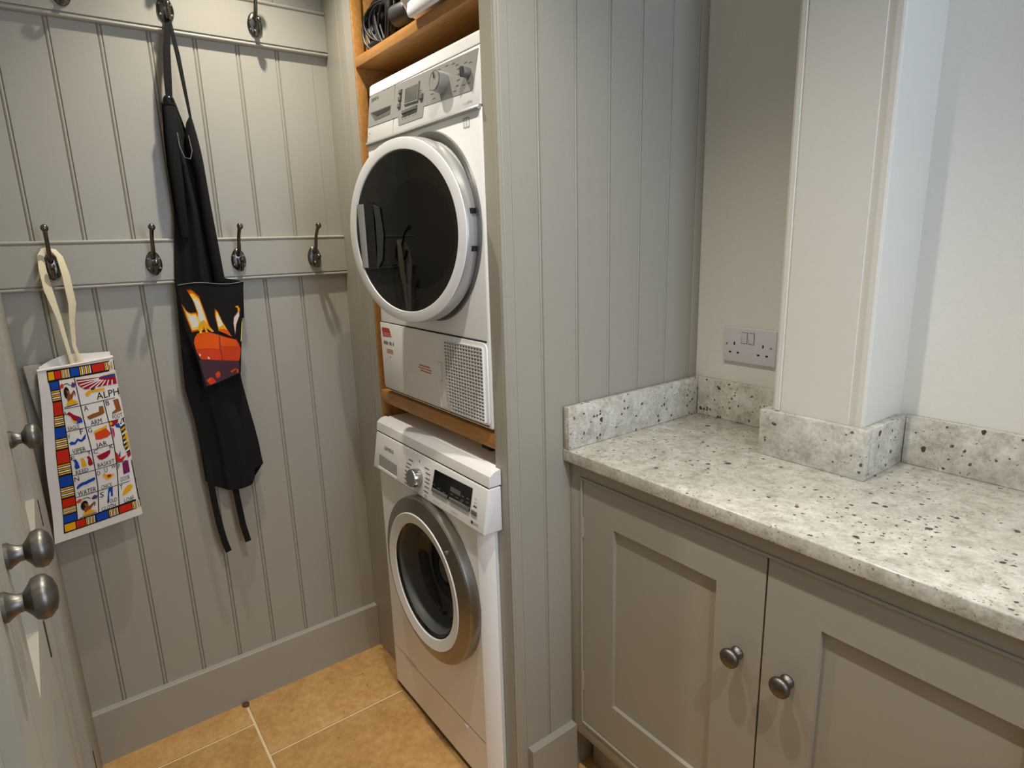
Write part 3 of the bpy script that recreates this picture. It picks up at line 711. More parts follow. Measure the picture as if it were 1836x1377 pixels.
# ------------------------------------------------------------------ base cabinet
BC = thing('base_cabinet', 'grey painted base cabinet with two shaker doors under the granite worktop', 'cabinet', (1.36, .40, 0))
FY = .180
bcm = MB()
bcm.box(C0 + .02, C0 + .038, FY + .02, .645, .12, .8795); bcm.box(1.842, 1.86, FY + .02, .645, 0, .8795); bcm.box(C0 + .038, 1.842, FY + .02, .645, .12, .138); bcm.box(C0 + .038, 1.842, .635, .645, .138, .8795)
bcm.build('carcass', M['paint'], BC)
o0x, o1x, o0z, o1z = .8795, 1.8200, .1790, .8390
fr = MB()
fr.box(C0 + .0008, o0x - .0065, FY, FY + .02, .132, .8800); fr.box(o1x + .0065, 1.86, FY, FY + .02, .132, .8800)
fr.box(o0x - .0065, o1x + .0065, FY, FY + .02, o1z + .0065, .8800); fr.box(o0x - .0065, o1x + .0065, FY, FY + .02, .132, o0z - .0065)
fr.build('face_frame', M['paint'], BC, bevel=.0008)
bd = MB()
bp_ = [(0, -.0022), (.0013, -.0036), (.0042, -.0036), (.0056, -.0022), (.0056, .018), (0, .018)]
bd.prism([(o0x - .0060 + a, FY + b) for a, b in bp_], 'Z', o0z - .006, o1z + .006)
bd.prism([(o1x + .0004 + a, FY + b) for a, b in bp_], 'Z', o0z - .006, o1z + .006)
bd.prism([(FY + b, o1z + .0004 + a) for a, b in bp_], 'X', o0x, o1x); bd.prism([(FY + b, o0z - .0060 + a) for a, b in bp_], 'X', o0x, o1x)
bd.build('cock_bead', M['paint'], BC, smooth=40)
bx('plinth', (C0 + .022, 1.86, FY + .055, FY + .07, 0.0005, .131), M['paint'], BC)
bx('shadow_liner', (o0x - .004, o1x + .004, FY + .0192, FY + .0198, o0z - .004, o1z + .004), M['gap'], BC, bevel=0)
KNOB = [(.0125, 0), (.0125, .003), (.0105, .0055), (.0078, .010), (.0076, .0140), (.0120, .0175), (.0170, .0205), (.0188, .0255), (.0180, .0300), (.0130, .0345), (.0060, .0366), (.0001, .0370)]
def shaker(x0, x1, z0, z1, knob_x):
    yf = FY + .001
    sw, rw, dp_ = .0980, .0900, .010
    d = MB()
    d.box(x0, x0 + sw, yf, yf + .018, z0, z1); d.box(x1 - sw, x1, yf, yf + .018, z0, z1)
    d.box(x0 + sw, x1 - sw, yf, yf + .018, z1 - rw, z1); d.box(x0 + sw, x1 - sw, yf, yf + .018, z0, z0 + rw + .014)
    d = d.build('door', M['paint'], BC)
    bx('door_panel', (x0 + sw - .002, x1 - sw + .002, yf + dp_, yf + dp_ + .004, z0 + rw, z1 - rw + .002), M['paint'], d, bevel=0)
    lab(MB().lathe(KNOB, (knob_x, yf, .6225), (0, -1, 0), 40).build('knob', M['pewter'], d), 'dark pewter round knob')
    return d
dA = shaker(.8805, 1.3445, .1805, .8375, 1.2990)
dB = shaker(1.3485, 1.8190, .1805, .8375, 1.3975)
for z in (.30, .72):
    MB().lathe([(.0028, -.025), (.0028, .025)], (.8797, FY - .0002, z), (0, 0, 1), 10).build('hinge', M['paint'], dA)

# ------------------------------------------------------------------ wall socket
so = thing('wall_socket', 'white double power socket above the granite upstand left of the pillar', 'socket', (.997, YB, 1.11))
sx0, sx1, sz0, sz1 = .9240, 1.0700, 1.0655, 1.1550
sp = MB().box(sx0, sx1, YB - .0088, YB - .0002, sz0, sz1).build('plate', M['socket'], so, bevel=.003, seg=3)
yf = YB - .0089
for x0, x1 in ((.9760, .9915), (.9970, 1.0105)):
    MB().box(x0 - .0012, x1 + .0012, yf - .0001, yf + .001, 1.1150, 1.1446).build('switch_gap', M['silver_dk'], sp)
    MB().prism([(yf - .0008, 1.1162), (yf - .0032, 1.1434), (yf + .001, 1.1434), (yf + .001, 1.1162)], 'X', x0, x1).build('switch', M['socket'], so, bevel=.0008)
for cx in (.9560, 1.0357):
    for dx, dz, a, b in ((0, .0, .0018, .0040), (-.0112, -.0228, .0032, .0021), (.0112, -.0228, .0032, .0021)):
        MB().box(cx + dx - a, cx + dx + a, yf - .0004, yf + .003, 1.1138 + dz - b, 1.1138 + dz + b).build('pin_slot', M['hole'], sp)
for cx in (.9340, 1.0570):
    MB().lathe([(.0028, 0), (.0026, .0008), (.0001, .0009)], (cx, yf, 1.1115), (0, -1, 0), 12).build('screw', M['chrome'], so)

# ------------------------------------------------------------------ coat hooks
def make_hook(y, z, label):
    h = thing('coat_hook', label, 'hook', (.018, y, z), 'cast metal coat hooks on the peg rails')
    n = 28; rings = []
    for s_, x in ((1, .0180), (1, .0205), (.94, .0232), (.6, .0252), (.05, .0260)):
        rings.append([Vector((x, y + .0190 * s_ * math.cos(2 * PI * i / n) * (1 - .12 * math.sin(2 * PI * i / n)), z + .0300 * s_ * math.sin(2 * PI * i / n))) for i in range(n)])
    MB().rings(rings).build('backplate', M['iron'], h, smooth=50)
    up = [(.0230, .012), (.036, .0215), (.0430, .031), (.0470, .044), (.0540, .060), (.0660, .075), (.0770, .0840)]
    ua = MB().tube([(x, y, z + dz) for x, dz in up], [.0060, .0055, .0050, .0047, .0045, .0048, .0056], 12)
    ua.ball((.0805, y, z + .0868), .0080, 0, 18, (1, 1, 1.1)); ua.build('upper_arm', M['iron'], h, smooth=60)
    lo = [(.0220, -.018), (.0340, -.0270), (.0460, -.0265), (.0545, -.0170), (.0580, -.0050)]
    la = MB().tube([(x, y, z + dz) for x, dz in lo], [.0065, .0060, .0054, .0050, .0054], 12)
    la.ball((.0590, y, z + .0010), .0070, 0, 16); la.build('lower_prong', M['iron'], h, smooth=60)
    for sy in (-1, 1):
        for sz in (.010, -.014):
            MB().lathe([(.0030, 0), (.0026, .0012), (.0001, .0016)], (.0244, y + sy * .0125, z + sz), (1, 0, 0), 10).build('screw', M['pewter'], h)
    return h
ZM, ZUp = 1.3585, 1.9660
h1 = make_hook(-.7315, ZM, 'lower rail coat hook holding the printed tote bag')
def hook(y, z, label):
    c = clone(h1, None, (.018, y, z)); c['label'] = label; return c
hook(-.5180, ZM, 'lower rail empty coat hook between the tote bag and the apron')
hook(-.3115, ZM, 'lower rail empty coat hook just right of the black apron')
hook(-.0985, ZM, 'lower rail empty coat hook nearest the washing machine housing')
hook(-.6180, ZUp, 'upper rail coat hook cut off by the top of the photo, left of the apron')
hook(-.4075, ZUp, 'upper rail coat hook holding the black apron strap')
hook(-.1960, ZUp, 'upper rail empty coat hook right of the apron strap')

# ------------------------------------------------------------------ black apron
ap = thing('apron', 'black barbecue apron with flame print pocket hanging from the upper hook', 'apron', (.05, -.41, 1.1))
zz_ = [1.745, 1.6706, 1.5915, 1.4833, 1.4002, 1.3085, 1.2293, 1.1113, 1.0203, .9321, .8429, .7572]
LY = [-.4467, -.4527, -.4551, -.4549, -.4650, -.4763, -.4819, -.4888, -.4930, -.4816, -.4780, -.4778]
RY = [-.4160, -.3975, -.3840, -.3740, -.3688, -.3625, -.3557, -.3510, -.3470, -.3363, -.3230, -.3176]
zr = list(reversed(zz_)); Lr = list(reversed(LY)); Rr = list(reversed(RY))
def cloth_x(s, z, y):
    f = pl([.70, 1.0, 1.3, 1.6, 1.75], [.6, .8, 1, .8, .5], z)
    lowp = min(1, max(0, (1.06 - z) / .12))
    ss = lambda a, b, v: (lambda t: t * t * (3 - 2 * t))(min(1, max(0, (v - a) / (b - a))))
    panel = ss(.26, .34, s) * (1 - ss(.74, .80, s))
    return .034 + .016 * math.sin(PI * min(1, max(0, s))) * f + (1 - .6 * lowp) * f * (.011 * math.sin(s * 9.5 + 1.2 + 1.4 * z) + .0050 * math.sin(s * 19 + 3 * z)) + .012 * lowp * panel
am = MB(); NR, NC = 60, 36
rows = []
for i in range(NR + 1):
    k = i / NR; ring = []
    zc = lerp(1.748, .735, k)
    yl, yr = pl(zr, Lr, zc), pl(zr, Rr, zc)
    for j in range(NC + 1):
        s_ = j / NC; y = lerp(yl, yr, s_)
        hem = pl([0, .12, .3, .5, .72, .82, .83, 1], [.752, .733, .716, .712, .716, .728, .757, .767], s_)
        zb = hem if k > .9 else zc
        z = lerp(zc, hem, max(0, (k - .85) / .15) ** 1.5) if k > .85 else zc
        ring.append(Vector((cloth_x(s_, z, y), y, z)))
    for j in range(NC, -1, -1):
        p = ring[j]; s_ = j / NC
        ring.append(Vector((max(.0215, p.x - .006 - .012 * math.sin(PI * s_)) if z > 1.43 or z < 1.29 else max(.0195, p.x - .012), p.y, p.z)))
    rows.append(ring)
am.rings(rows)
apb = am.build('body', M['fabric_k'], ap, smooth=70)
# top point of the bib at the thin strap, with the open fold between
bib = MB()
bl = [(1.714, -.3938, -.3900), (1.700, -.4020, -.3865), (1.672, -.4080, -.3825), (1.640, -.4085, -.3785), (1.610, -.402, -.3760), (1.575, -.396, -.3745), (1.50, -.395, -.3715), (1.42, -.392, -.3670), (1.34, -.388, -.3620), (1.302, -.386, -.3595)]
bib.rings([[Vector((pl([1.3, 1.42, 1.6, 1.72], [.050, .058, .060, .060], z) + .010 * math.sin(PI * k), lerp(a, b, k), z)) for k in (0, .25, .5, .75, 1)] + [Vector((pl([1.3, 1.42, 1.6, 1.72], [.044, .050, .050, .050], z), lerp(a, b, k), z)) for k in (1, .5, 0)] for z, a, b in bl])
bib.build('bib_corner', M['fabric_k'], ap, smooth=60)
MB().tube([(.0628, -.4275, 1.674), (.0650, -.4265, 1.640), (.0662, -.4190, 1.615), (.0668, -.4060, 1.612), (.0672, -.4000, 1.632), (.0670, -.4035, 1.668)], .0011, 6).build('seam', M['fabric_seam'], ap)
MB().tube([(.0526, -.4340, 1.7480), (.0535, -.4345, 1.738), (.0550, -.4360, 1.700), (.0555, -.4390, 1.640), (.0540, -.4400, 1.58), (.0480, -.4400, 1.50), (.0400, -.4400, 1.42)], [.0125, .0132, .0140, .0138, .0130, .0115, .010], 18, flat=.6, up=(1, 0, 0)).build('strap_fold', M['fabric_k'], ap, smooth=60)
MB().tube([(.0522, -.4338, 1.7620), (.0524, -.4338, 1.7595), (.0527, -.4339, 1.7545), (.0533, -.4342, 1.747), (.0538, -.4346, 1.738)], [.003, .0085, .0120, .0142, .0144], 18, flat=.62, up=(1, 0, 0)).build('strap_buckle', M['black_gloss'], ap, smooth=60)
# neck strap over the hook
hz = ZUp - .025
MB().tube([(.0440, -.4080, hz + .005), (.0470, -.4150, 1.905), (.0500, -.4225, 1.8647), (.0520, -.4290, 1.800), (.0535, -.4330, 1.748)], [.0055, .0070, .0088, .0090, .0080], 10, flat=.22, up=(1, 0, 0)).build('neck_strap', M['fabric_k'], ap, smooth=60)
MB().tube([(.0440, -.4068, hz + .005), (.0480, -.4040, 1.905), (.0530, -.3995, 1.8552), (.0570, -.3955, 1.780), (.0600, -.3916, 1.712)], [.0045, .0052, .0056, .0045, .0032], 10, flat=.3, up=(1, 0, 0)).build('neck_strap', M['fabric_k'], ap, smooth=60)
# ties
def tie(pts, wd, x):
    MB().tube([(x, y, z) for y, z in pts], wd, 8, flat=.16, up=(1, 0, 0)).build('tie', M['fabric_k'], ap, smooth=60)
tie([(-.4660, .830), (-.4655, .7438), (-.4640, .6892), (-.4600, .620), (-.4530, .560), (-.4460, .5250)], .0085, .040)
tie([(-.4060, .790), (-.4049, .7101), (-.4020, .6579), (-.3980, .5951), (-.3900, .5400)], .0085, .042)
# pocket (double layer, its top standing open)
Q = [Vector((.0755, -.4798, 1.3011)), Vector((.0620, -.3160, 1.3005)), Vector((.0750, -.4804, 1.0349)), Vector((.0660, -.3521, 1.0631))]
def pk(s, t, l=0):
    p = Q[0] * (1 - t) * (1 - s) + Q[1] * (1 - t) * s + Q[2] * t * (1 - s) + Q[3] * t * s
    x = p.x + .006 * math.sin(PI * min(1, max(0, s))) + .0025 * math.sin(7 * s + 5 * t) * (1 - .4 * t)
    return Vector((x + .0007 * l, p.y, p.z + .004 * math.sin(2 * PI * s) * (1 - t)))
pkm = MB(); prs = []
for i in range(25):
    t = i / 24 * 1.06
    sl = pl([0, .45, .6, .8, 1.06], [0, .03, .10, .17, .22], t)
    fr_row = [pk(lerp(sl, 1, j / 24), t) for j in range(25)]
    bk_row = [p - Vector((.0022, 0, 0)) for p in reversed(fr_row)]
    prs.append(fr_row + bk_row)
pkm.rings(prs)
pk_o = lab(pkm.build('pocket', M['fabric_k'], ap, smooth=60), 'black pocket printed with flames, red and purple bands')
MB().tube([pk(j / 24, .002, 1.5) for j in range(25)], .0010, 6).build('hem', M['fabric_seam'], pk_o)
MB().add([(.0620, -.3165, 1.3000), (.0420, -.3635, 1.3120), (.0420, -.3635, 1.20), (.0600, -.3260, 1.20), (.0600, -.3170, 1.2990), (.0400, -.3640, 1.3110), (.0400, -.3640, 1.20), (.0580, -.3270, 1.20)],
         [(0, 1, 2, 3), (4, 7, 6, 5), (0, 4, 5, 1), (1, 5, 6, 2), (2, 6, 7, 3), (3, 7, 4, 0)]).build('pocket_back', M['fabric_k'], pk_o)
fd = Decal(pk, MP, tol=.06)
def flame(pts, cen, lift=1):
    fd.poly(pts, 'h', lift)
    for k, (c_, e) in enumerate((('o', .90), ('l', .78), ('c', .58))):
        fd.poly([(lerp(cen[0], p[0], e), lerp(cen[1], p[1], e + .04)) for p in pts], c_, lift + .4 * (k + 1))
flame([(.115, .060), (.180, .062), (.287, .134), (.367, .313), (.430, .470), (.300, .480), (.225, .400), (.235, .300), (.190, .180)], (.28, .30))
flame([(.005, .170), (.045, .250), (.130, .285), (.225, .290), (.300, .380), (.300, .480), (.115, .480), (.050, .320)], (.16, .37))
fd.poly([(.225, .480), (.235, .420), (.300, .380), (.345, .385), (.400, .440), (.485, .505), (.445, .508), (.36, .46), (.385, .508), (.345, .508), (.318, .44), (.30, .48)], 'y', 3)
fd.poly([(.235, .500), (.262, .450), (.285, .470), (.275, .508)], 'l', 3)
flame([(.520, .265), (.560, .290), (.642, .416), (.805, .600), (.70, .540), (.560, .505), (.513, .340)], (.59, .42))
fd.poly([(.552, .500), (.62, .480), (.70, .505), (.800, .598), (.68, .545)], 'o', 3)
fd.poly([(.560, .470), (.64, .445), (.69, .495), (.60, .490)], 'y', 3.1)
fd.poly([(.847, .262), (.905, .255), (.948, .300), (.942, .380), (.882, .480), (.865, .600), (.825, .450), (.832, .380), (.900, .330), (.895, .290)], 'h')
fd.poly([(.860, .268), (.905, .262), (.940, .303), (.930, .350), (.912, .335), (.905, .29)], 'y', 1.5)
fd.poly([(.925, .330), (.935, .380), (.878, .470), (.865, .575), (.832, .450), (.842, .385)], 'c', 1.6)
fd.poly([(.985, .440), (.999, .480), (.999, .680), (.980, .690)], 'l')
fd.poly([(.130, .585), (.150, .540), (.200, .503), (.280, .493), (.400, .505), (.570, .550), (.888, .645), (.940, .700), (.985, .770), (.975, .86), (.955, .905), (.60, .83), (.216, .765), (.160, .690)], 'e', 1.2)
fd.poly([(.130, .585), (.150, .540), (.200, .503), (.280, .493), (.565, .549), (.555, .70), (.35, .67), (.150, .655)], 'o', 1.7)
fd.poly([(.58, .56), (.888, .650), (.93, .73), (.75, .70), (.59, .67)], 'o', 1.7)
fd.line([(.566, .550), (.575, .70), (.610, .828)], .008, 'd', 2.2, 1)
fd.poly([(.19, .70), (.23, .72), (.20, .735)], 'c', 2.2); fd.poly([(.33, .75), (.38, .775), (.35, .785)], 'c', 2.2)
fd.poly([(.182, .766), (.216, .768), (.60, .832), (.955, .908), (.962, 1.045), (.80, 1.05), (.501, 1.055), (.269, 1.05), (.215, .90)], 'f', 1.2)
for c_ in (((.27, .99), (.36, .97), (.42, 1.00), (.46, 1.045), (.34, 1.05)), ((.45, .95), (.52, .935), (.56, .965), (.54, 1.01), (.47, 1.0)), ((.76, .985), (.88, .975), (.90, .99), (.80, 1.01)), ((.90, .99), (.945, 1.0), (.94, 1.04), (.91, 1.04))):
    fd.poly(list(c_), 'e', 1.8)
fd.poly([(.28, 1.0), (.34, .985), (.36, 1.01)], 'o', 2.2); fd.poly([(.48, .955), (.52, .95), (.53, .98)], 'o', 2.2)
fd.build('flame_print', pk_o)

# ------------------------------------------------------------------ tote bag
tb = thing('tote_bag', 'white cotton tote bag with colourful picture alphabet print hanging on the left hook', 'bag', (.05, -.73, .95))
T = [Vector((.0560, -.7984, 1.1218)), Vector((.0510, -.6440, 1.1351)), Vector((.0600, -.8345, .6875)), Vector((.0550, -.6404, .7087))]
def tm(s, t, l=0):
    p = T[0] * (1 - t) * (1 - s) + T[1] * (1 - t) * s + T[2] * t * (1 - s) + T[3] * t * s
    bu = math.sin(PI * min(1, max(0, s * .9 + .02))) * math.sin(PI * min(1, max(0, t * .86 + .10)))
    x = p.x + .012 * bu + .0010 * math.sin(13 * t + 2 * s) - .004 * max(0, s - .985) / .015
    y = p.y + .0016 * math.sin(9 * t) * (1 - s)
    return Vector((x + .0006 * l, y, p.z))
tmm = MB(); trs = []
for i in range(41):
    t = i / 40
    fr_row = [tm(j / 28, t) for j in range(29)]
    bk_row = [Vector((max(.024, p.x - .014 - .010 * math.sin(PI * (28 - q) / 28)), p.y, p.z)) for q, p in enumerate(reversed(fr_row))]
    trs.append(fr_row + bk_row)
tmm.rings(trs)
tbo = tmm.build('bag_body', M['cotton'], tb, smooth=60)
# open top lip: hems front and back
MB().tube([tm(j / 20, .004 - .0 * j) for j in range(21)], .0028, 8, flat=.6).build('front_hem', M['cotton'], tb)
bh = [Vector((.040, -.7945, 1.1250)), Vector((.036, -.770, 1.1390)), Vector((.033, -.7366, 1.1495)), Vector((.033, -.69, 1.1455)), Vector((.038, -.6478, 1.1440))]
lip = MB(); lr = []
for k in range(21):
    s_ = k / 20; y = lerp(-.7945, -.6478, s_)
    ztop = pl([-.7945, -.770, -.7366, -.69, -.6478], [1.1260, 1.1395, 1.1500, 1.1465, 1.1450], y)
    lr.append([Vector((.034, y, ztop)), Vector((.0365, y, ztop)), Vector((.042, y, 1.105)), Vector((.032, y, 1.105))])
lip.rings(lr); lip.build('back_hem', M['cotton'], tb)
bp2 = MB()
bq = [(-.8240, 1.1300), (-.7900, 1.1330), (-.7800, 1.08), (-.8120, .9700), (-.8200, 1.0600)]
bp2.prism([(y, z) for y, z in bq], 'X', .0225, .0300); lab(bp2.build('back_panel', M['cotton_shade'], tb, bevel=.002), 'back of the bag twisted out to the left')
def ribbon(pts, wds):
    return MB().tube(pts, wds, 10, flat=.22, up=(.8, .6, 0)).build('handle', M['calico'], tb, smooth=60)
hk = Vector((.041, -.7315, ZM - .018))
ribbon([(.050, -.7250, 1.128), (.056, -.7300, 1.1448), (.055, -.7370, 1.2396), (.054, -.7470, 1.3054), (.050, -.7500, 1.350), (.0400, -.7490, 1.3820), (.0275, -.7410, 1.3960), (.0262, -.7315, 1.3980)], [.0100, .0048, .0066, .0110, .0095, .0080, .0070, .0065])
ribbon([(.050, -.7080, 1.128), (.054, -.7140, 1.1429), (.052, -.7180, 1.1709), (.053, -.7130, 1.2308), (.052, -.7060, 1.2708), (.046, -.7080, 1.3400), (.0390, -.7130, 1.3810), (.0275, -.7220, 1.3960), (.0262, -.7315, 1.3980)], [.0060, .0045, .0048, .0068, .0100, .0100, .0080, .0070, .0065])
# picture alphabet print
TD = Decal(tm, MP, tol=.10)
c0 = lambda t: pl([.07, .28, .38, .53, .72, .9], [.240, .248, .262, .274, .269, .257], t)
cL = lambda t: pl([.015, .2, .36, .52, .71, .957], [.114, .140, .132, .124, .120, .103], t)
c1 = lambda t: pl([.08, .24, .376, .516, .715, .898], [.446, .476, .506, .540, .545, .506], t)
c2 = lambda t: pl([.08, .24, .373, .512, .647, .77, .893], [.760, .771, .794, .812, .802, .775, .744], t)
c3 = lambda t: .990
cols = [c0, c1, c2, c3]
rws = [.080, .240, .371, .508, .631, .764, .900]
def rad_poly(): pass
# frame bands
def band_l(t0, t1, k): TD.poly([(cL(t0) + .008, t0), (c0(t0), t0), (c0(t1), t1), (cL(t1) + .008, t1)], k, 1.4)
ls = [.076, .126, .191, .271, .336, .400, .466, .547, .616, .685, .753, .806, .850, .900]
kinds = 'bsrsbsrsbsrsb'
ed = [(cL(t), t) for t in (.015, .1, .2, .3, .4, .5, .6, .7, .8, .957)]
ei = [(c0(t) + .012, t) for t in (.900, .8, .7, .6, .5, .4, .3, .2, .076)]
TD.poly(ed + ei, 'k', .8)
for i in range(13):
    a, b = ls[i] + .003, ls[i + 1] - .003
    if kinds[i] == 's':
        for q in range(5):
            band_l(lerp(a, b, q / 5), lerp(a, b, (q + .62) / 5), 'wy'[(q + 1) % 2])
    else: band_l(a, b, kinds[i])
tt = lambda s: .016 + .012 * s * s
TD.poly([(.114, .012), (1.0, .024), (1.0, .084), (.24, .076), (.114, .078)], 'k', .8)
ts = [.122, .205, .290, .405, .525, .690, .860, 1.0]
for i, kd in enumerate('yrsbsrs'):
    a, b = ts[i] + .006, ts[i + 1] - .004
    y0, y1 = .021 + .008 * a, .066 + .008 * a
    if kd == 's':
        for q in range(6): TD.rect(lerp(a, b, q / 6), y0, lerp(a, b, (q + .62) / 6), y1, 'yw'[q % 2], 1.4)
    else: TD.rect(a, y0, b, y1, kd, 1.4)
TD.poly([(.103, .957), (.12, .900), (.260, .898), (1.0, .888), (1.0, .950)], 'k', .8)
bs = [.112, .240, .350, .465, .615, .735, .890, 1.0]
for i, kd in enumerate('yrsbsrs'):
    a, b = bs[i] + .006, bs[i + 1] - .004
    y0, y1 = .905 - .004 * a, .949 - .004 * a
    if kd == 's':
        for q in range(6): TD.rect(lerp(a, b, q / 6), y0, lerp(a, b, (q + .62) / 6), y1, 'yw'[q % 2], 1.4)
    else: TD.rect(a, y0, b, y1, kd, 1.4)
# grid lines
for cf, t0 in ((c1, .08), (c2, .24), (c3, .64)):
    g_ = [(cf(t), t) for t in [lerp(t0, .9, q / 10) for q in range(11)]]
    TD.line(g_, .011, 'k', 1.2, .36)
for t in rws[1:6]:
    TD.line([(.27, t), (1.0 if t not in (.508,) else .815, t + .003)], .010, 'k', 1.2, .36)
def cell(r, k):
    t0, t1 = rws[r], rws[r + 1]
    f = lambda x, y: (lerp(cols[k](lerp(t0, t1, y)), cols[k + 1](lerp(t0, t1, y)), x), lerp(t0, t1, y))
    return f
def cp(f, pts, k, lift=1.2): TD.poly([f(*p) for p in pts], k, lift)
def ct(f, txt, x0, y0, x1, y1, k='k'):
    vs, fs = text_polys(txt); mi = TD.keys.index(k)
    P = [f(x0 + (x1 - x0) * u, y0 + (y1 - y0) * v) for u, v in vs]
    for q in fs: TD.mb.add([tm(P[i][0], P[i][1], 1.4) for i in q], [list(range(len(q)))], mi)
def ce(f, cx, cy_, rx, ry, k, lift=1.2, a0=0, a1=2 * PI):
    n = 12; cp(f, [(cx + rx * math.cos(a0 + (a1 - a0) * i / n), cy_ + ry * math.sin(a0 + (a1 - a0) * i / n)) for i in range(n + (a1 < 6.28))], k, lift)
# heading row: kneeling figures, wing, ALPH
def figure(f):
    ce(f, .38, .46, .17, .22, 'k'); cp(f, [(.36, .36), (.52, .40), (.55, .52), (.44, .60)], 'n', 1.6)
    cp(f, [(.35, .56), (.62, .52), (.82, .40), (.86, .46), (.66, .66), (.60, .80), (.36, .78)], 'n', 1.5)
    cp(f, [(.30, .80), (.58, .70), (.92, .84), (.80, .88), (.26, .92)], 'y', 1.7); cp(f, [(.12, .94), (.9, .90), (.9, .93), (.12, .97)], 'g', 1.2)
    cp(f, [(.02, .20), (.18, .10), (.30, .16), (.24, .26), (.08, .28)], 'e'); cp(f, [(.70, .22), (.84, .12), (.98, .20), (.92, .32), (.74, .30)], 'v')
    cp(f, [(.30, .14), (.52, .12), (.68, .22), (.66, .24), (.50, .15), (.30, .17)], 'k')
    cp(f, [(.82, .46), (.88, .46), (.84, .62), (.80, .62)], 'v')
figure(cell(0, 0)); figure(cell(5, 0))
TD.poly([(.463, .092), (.776, .104), (.985, .120), (.985, .164), (.75, .158), (.559, .156), (.490, .128)], 'm', 1.2)
for a, b in (((.475, .105), (.76, .110)), ((.50, .125), (.76, .114)), ((.53, .142), (.77, .118)), ((.62, .155), (.79, .121)), ((.70, .157), (.815, .124)), ((.775, .159), (.845, .128)), ((.85, .161), (.885, .131)), ((.92, .163), (.93, .135))):
    TD.line([a, b], .016, 'w', 1.6, .36)
TD.poly([(.776, .103), (.86, .100), (.985, .104), (.985, .118), (.86, .114)], 'b', 1.8); TD.poly([(.82, .099), (.985, .094), (.985, .100), (.86, .103)], 'y', 1.9)
TD.poly([(.560, .196), (.556, .178), (.60, .166), (.81, .170), (.812, .183), (.62, .181), (.60, .194)], 'y', 1.4); TD.ell(.66, .162, .03, .006, 'g', 1.7)
vs, fs = text_polys('ALPH'); mi = TD.keys.index('k')
P = [(lerp(.690, .994, u), lerp(.230, .190, v)) for u, v in vs]
for q in fs: TD.mb.add([tm(P[i][0], P[i][1], 1.4) for i in q], [list(range(len(q)))], mi)
f = cell(1, 0); ct(f, 'A', .04, .30, .20, .10); cp(f, [(.18, .24), (.34, .16), (.56, .34), (.86, .50), (.92, .62), (.70, .66), (.50, .58), (.36, .36)], 'm'); cp(f, [(.66, .60), (.90, .54), (.92, .74), (.60, .76)], 'b', 1.6); cp(f, [(.34, .40), (.50, .58), (.66, .66), (.56, .72), (.42, .58)], 'y', 1.5); ct(f, 'EAGLE', .14, .97, .70, .80)
f = cell(1, 1); ct(f, 'A', .10, .28, .28, .06); cp(f, [(.14, .55), (.40, .48), (.70, .46), (.74, .24), (.92, .24), (.92, .56), (.80, .62), (.22, .70)], 'n'); ct(f, 'ARM', .24, .97, .72, .76)
f = cell(1, 2); ct(f, 'B', .10, .28, .30, .06); cp(f, [(.56, .10), (.88, .10), (.94, .66), (.60, .70), (.32, .72), (.34, .64), (.62, .54)], 'n'); ct(f, 'FOOT', .30, .96, .96, .76)
f = cell(2, 0); ct(f, 'V', .06, .30, .18, .10); ct(f, 'F', .68, .24, .82, .02)
cp(f, [(.08, .50), (.20, .44), (.34, .50), (.50, .36), (.66, .46), (.86, .30), (.94, .26), (.86, .46), (.66, .56), (.50, .48), (.36, .60), (.14, .58)], 'b'); ct(f, 'VIPER', .16, .98, .76, .78)
f = cell(2, 1); ct(f, 'G', .06, .26, .22, .06); cp(f, [(.26, .26), (.88, .12), (.88, .22), (.28, .36)], 'y'); cp(f, [(.30, .34), (.82, .24), (.98, .54), (.80, .64), (.46, .66), (.28, .62)], 'e', 1.5); ct(f, 'JAR', .22, .98, .72, .78)
# headdress picture cut by the fold of the bag
f = lambda x, y: (lerp(c2(lerp(.371, .631, y)), .992, x), lerp(.371, .631, y))
cp(f, [(.0, .02), (.62, .0), (.56, .08), (.20, .14), (.04, .12)], 'm'); cp(f, [(.30, .10), (.62, .10), (.66, .22), (.40, .18)], 'b'); ce(f, .10, .06, .10, .04, 'y', 1.6); cp(f, [(.04, .14), (.22, .20), (.20, .34), (.08, .42)], 'p')
cp(f, [(.62, .18), (.82, .02), (1, .0), (1, .86), (.74, .84), (.60, .62), (.64, .40)], 'g')
for q in range(7):
    y = .10 + q * .105; cp(f, [(.66, y + .05), (.96, y), (.96, y + .045), (.66, y + .09)], 'y' if q % 2 else 'w', 1.6)
cp(f, [(.84, .30), (1, .26), (1, .80), (.88, .74)], 'y', 1.9); cp(f, [(.02, .72), (.16, .80), (.26, .92), (.7, .88), (.4, 1.0), (.04, .99)], 'r'); cp(f, [(.18, .84), (.36, .74), (.30, .90)], 'b', 1.6); cp(f, [(.74, .86), (1, .82), (1, .92), (.80, .96)], 'm', 1.9)
f = cell(3, 0); ct(f, 'E', .06, .26, .22, .08); ct(f, 'Y', .78, .20, .94, .0)
for x, k in ((.16, 'b'), (.46, 'y'), (.74, 'm')):
    cp(f, [(x - .02, .28), (x + .10, .24), (x + .18, .44), (x + .22, .70), (x + .06, .74), (x, .62), (x + .04, .40)], k)
ct(f, 'REED', .18, .98, .72, .80)
f = cell(3, 1); ct(f, 'C', .06, .24, .24, .04); ct(f, 'K', .78, .20, .96, .0); cp(f, [(.16, .36), (.80, .24), (.78, .40), (.62, .56), (.40, .62), (.24, .56)], 'm'); ct(f, 'BASKET', .14, .95, .92, .74)
f = cell(4, 0); ct(f, 'N', .08, .28, .28, .08)
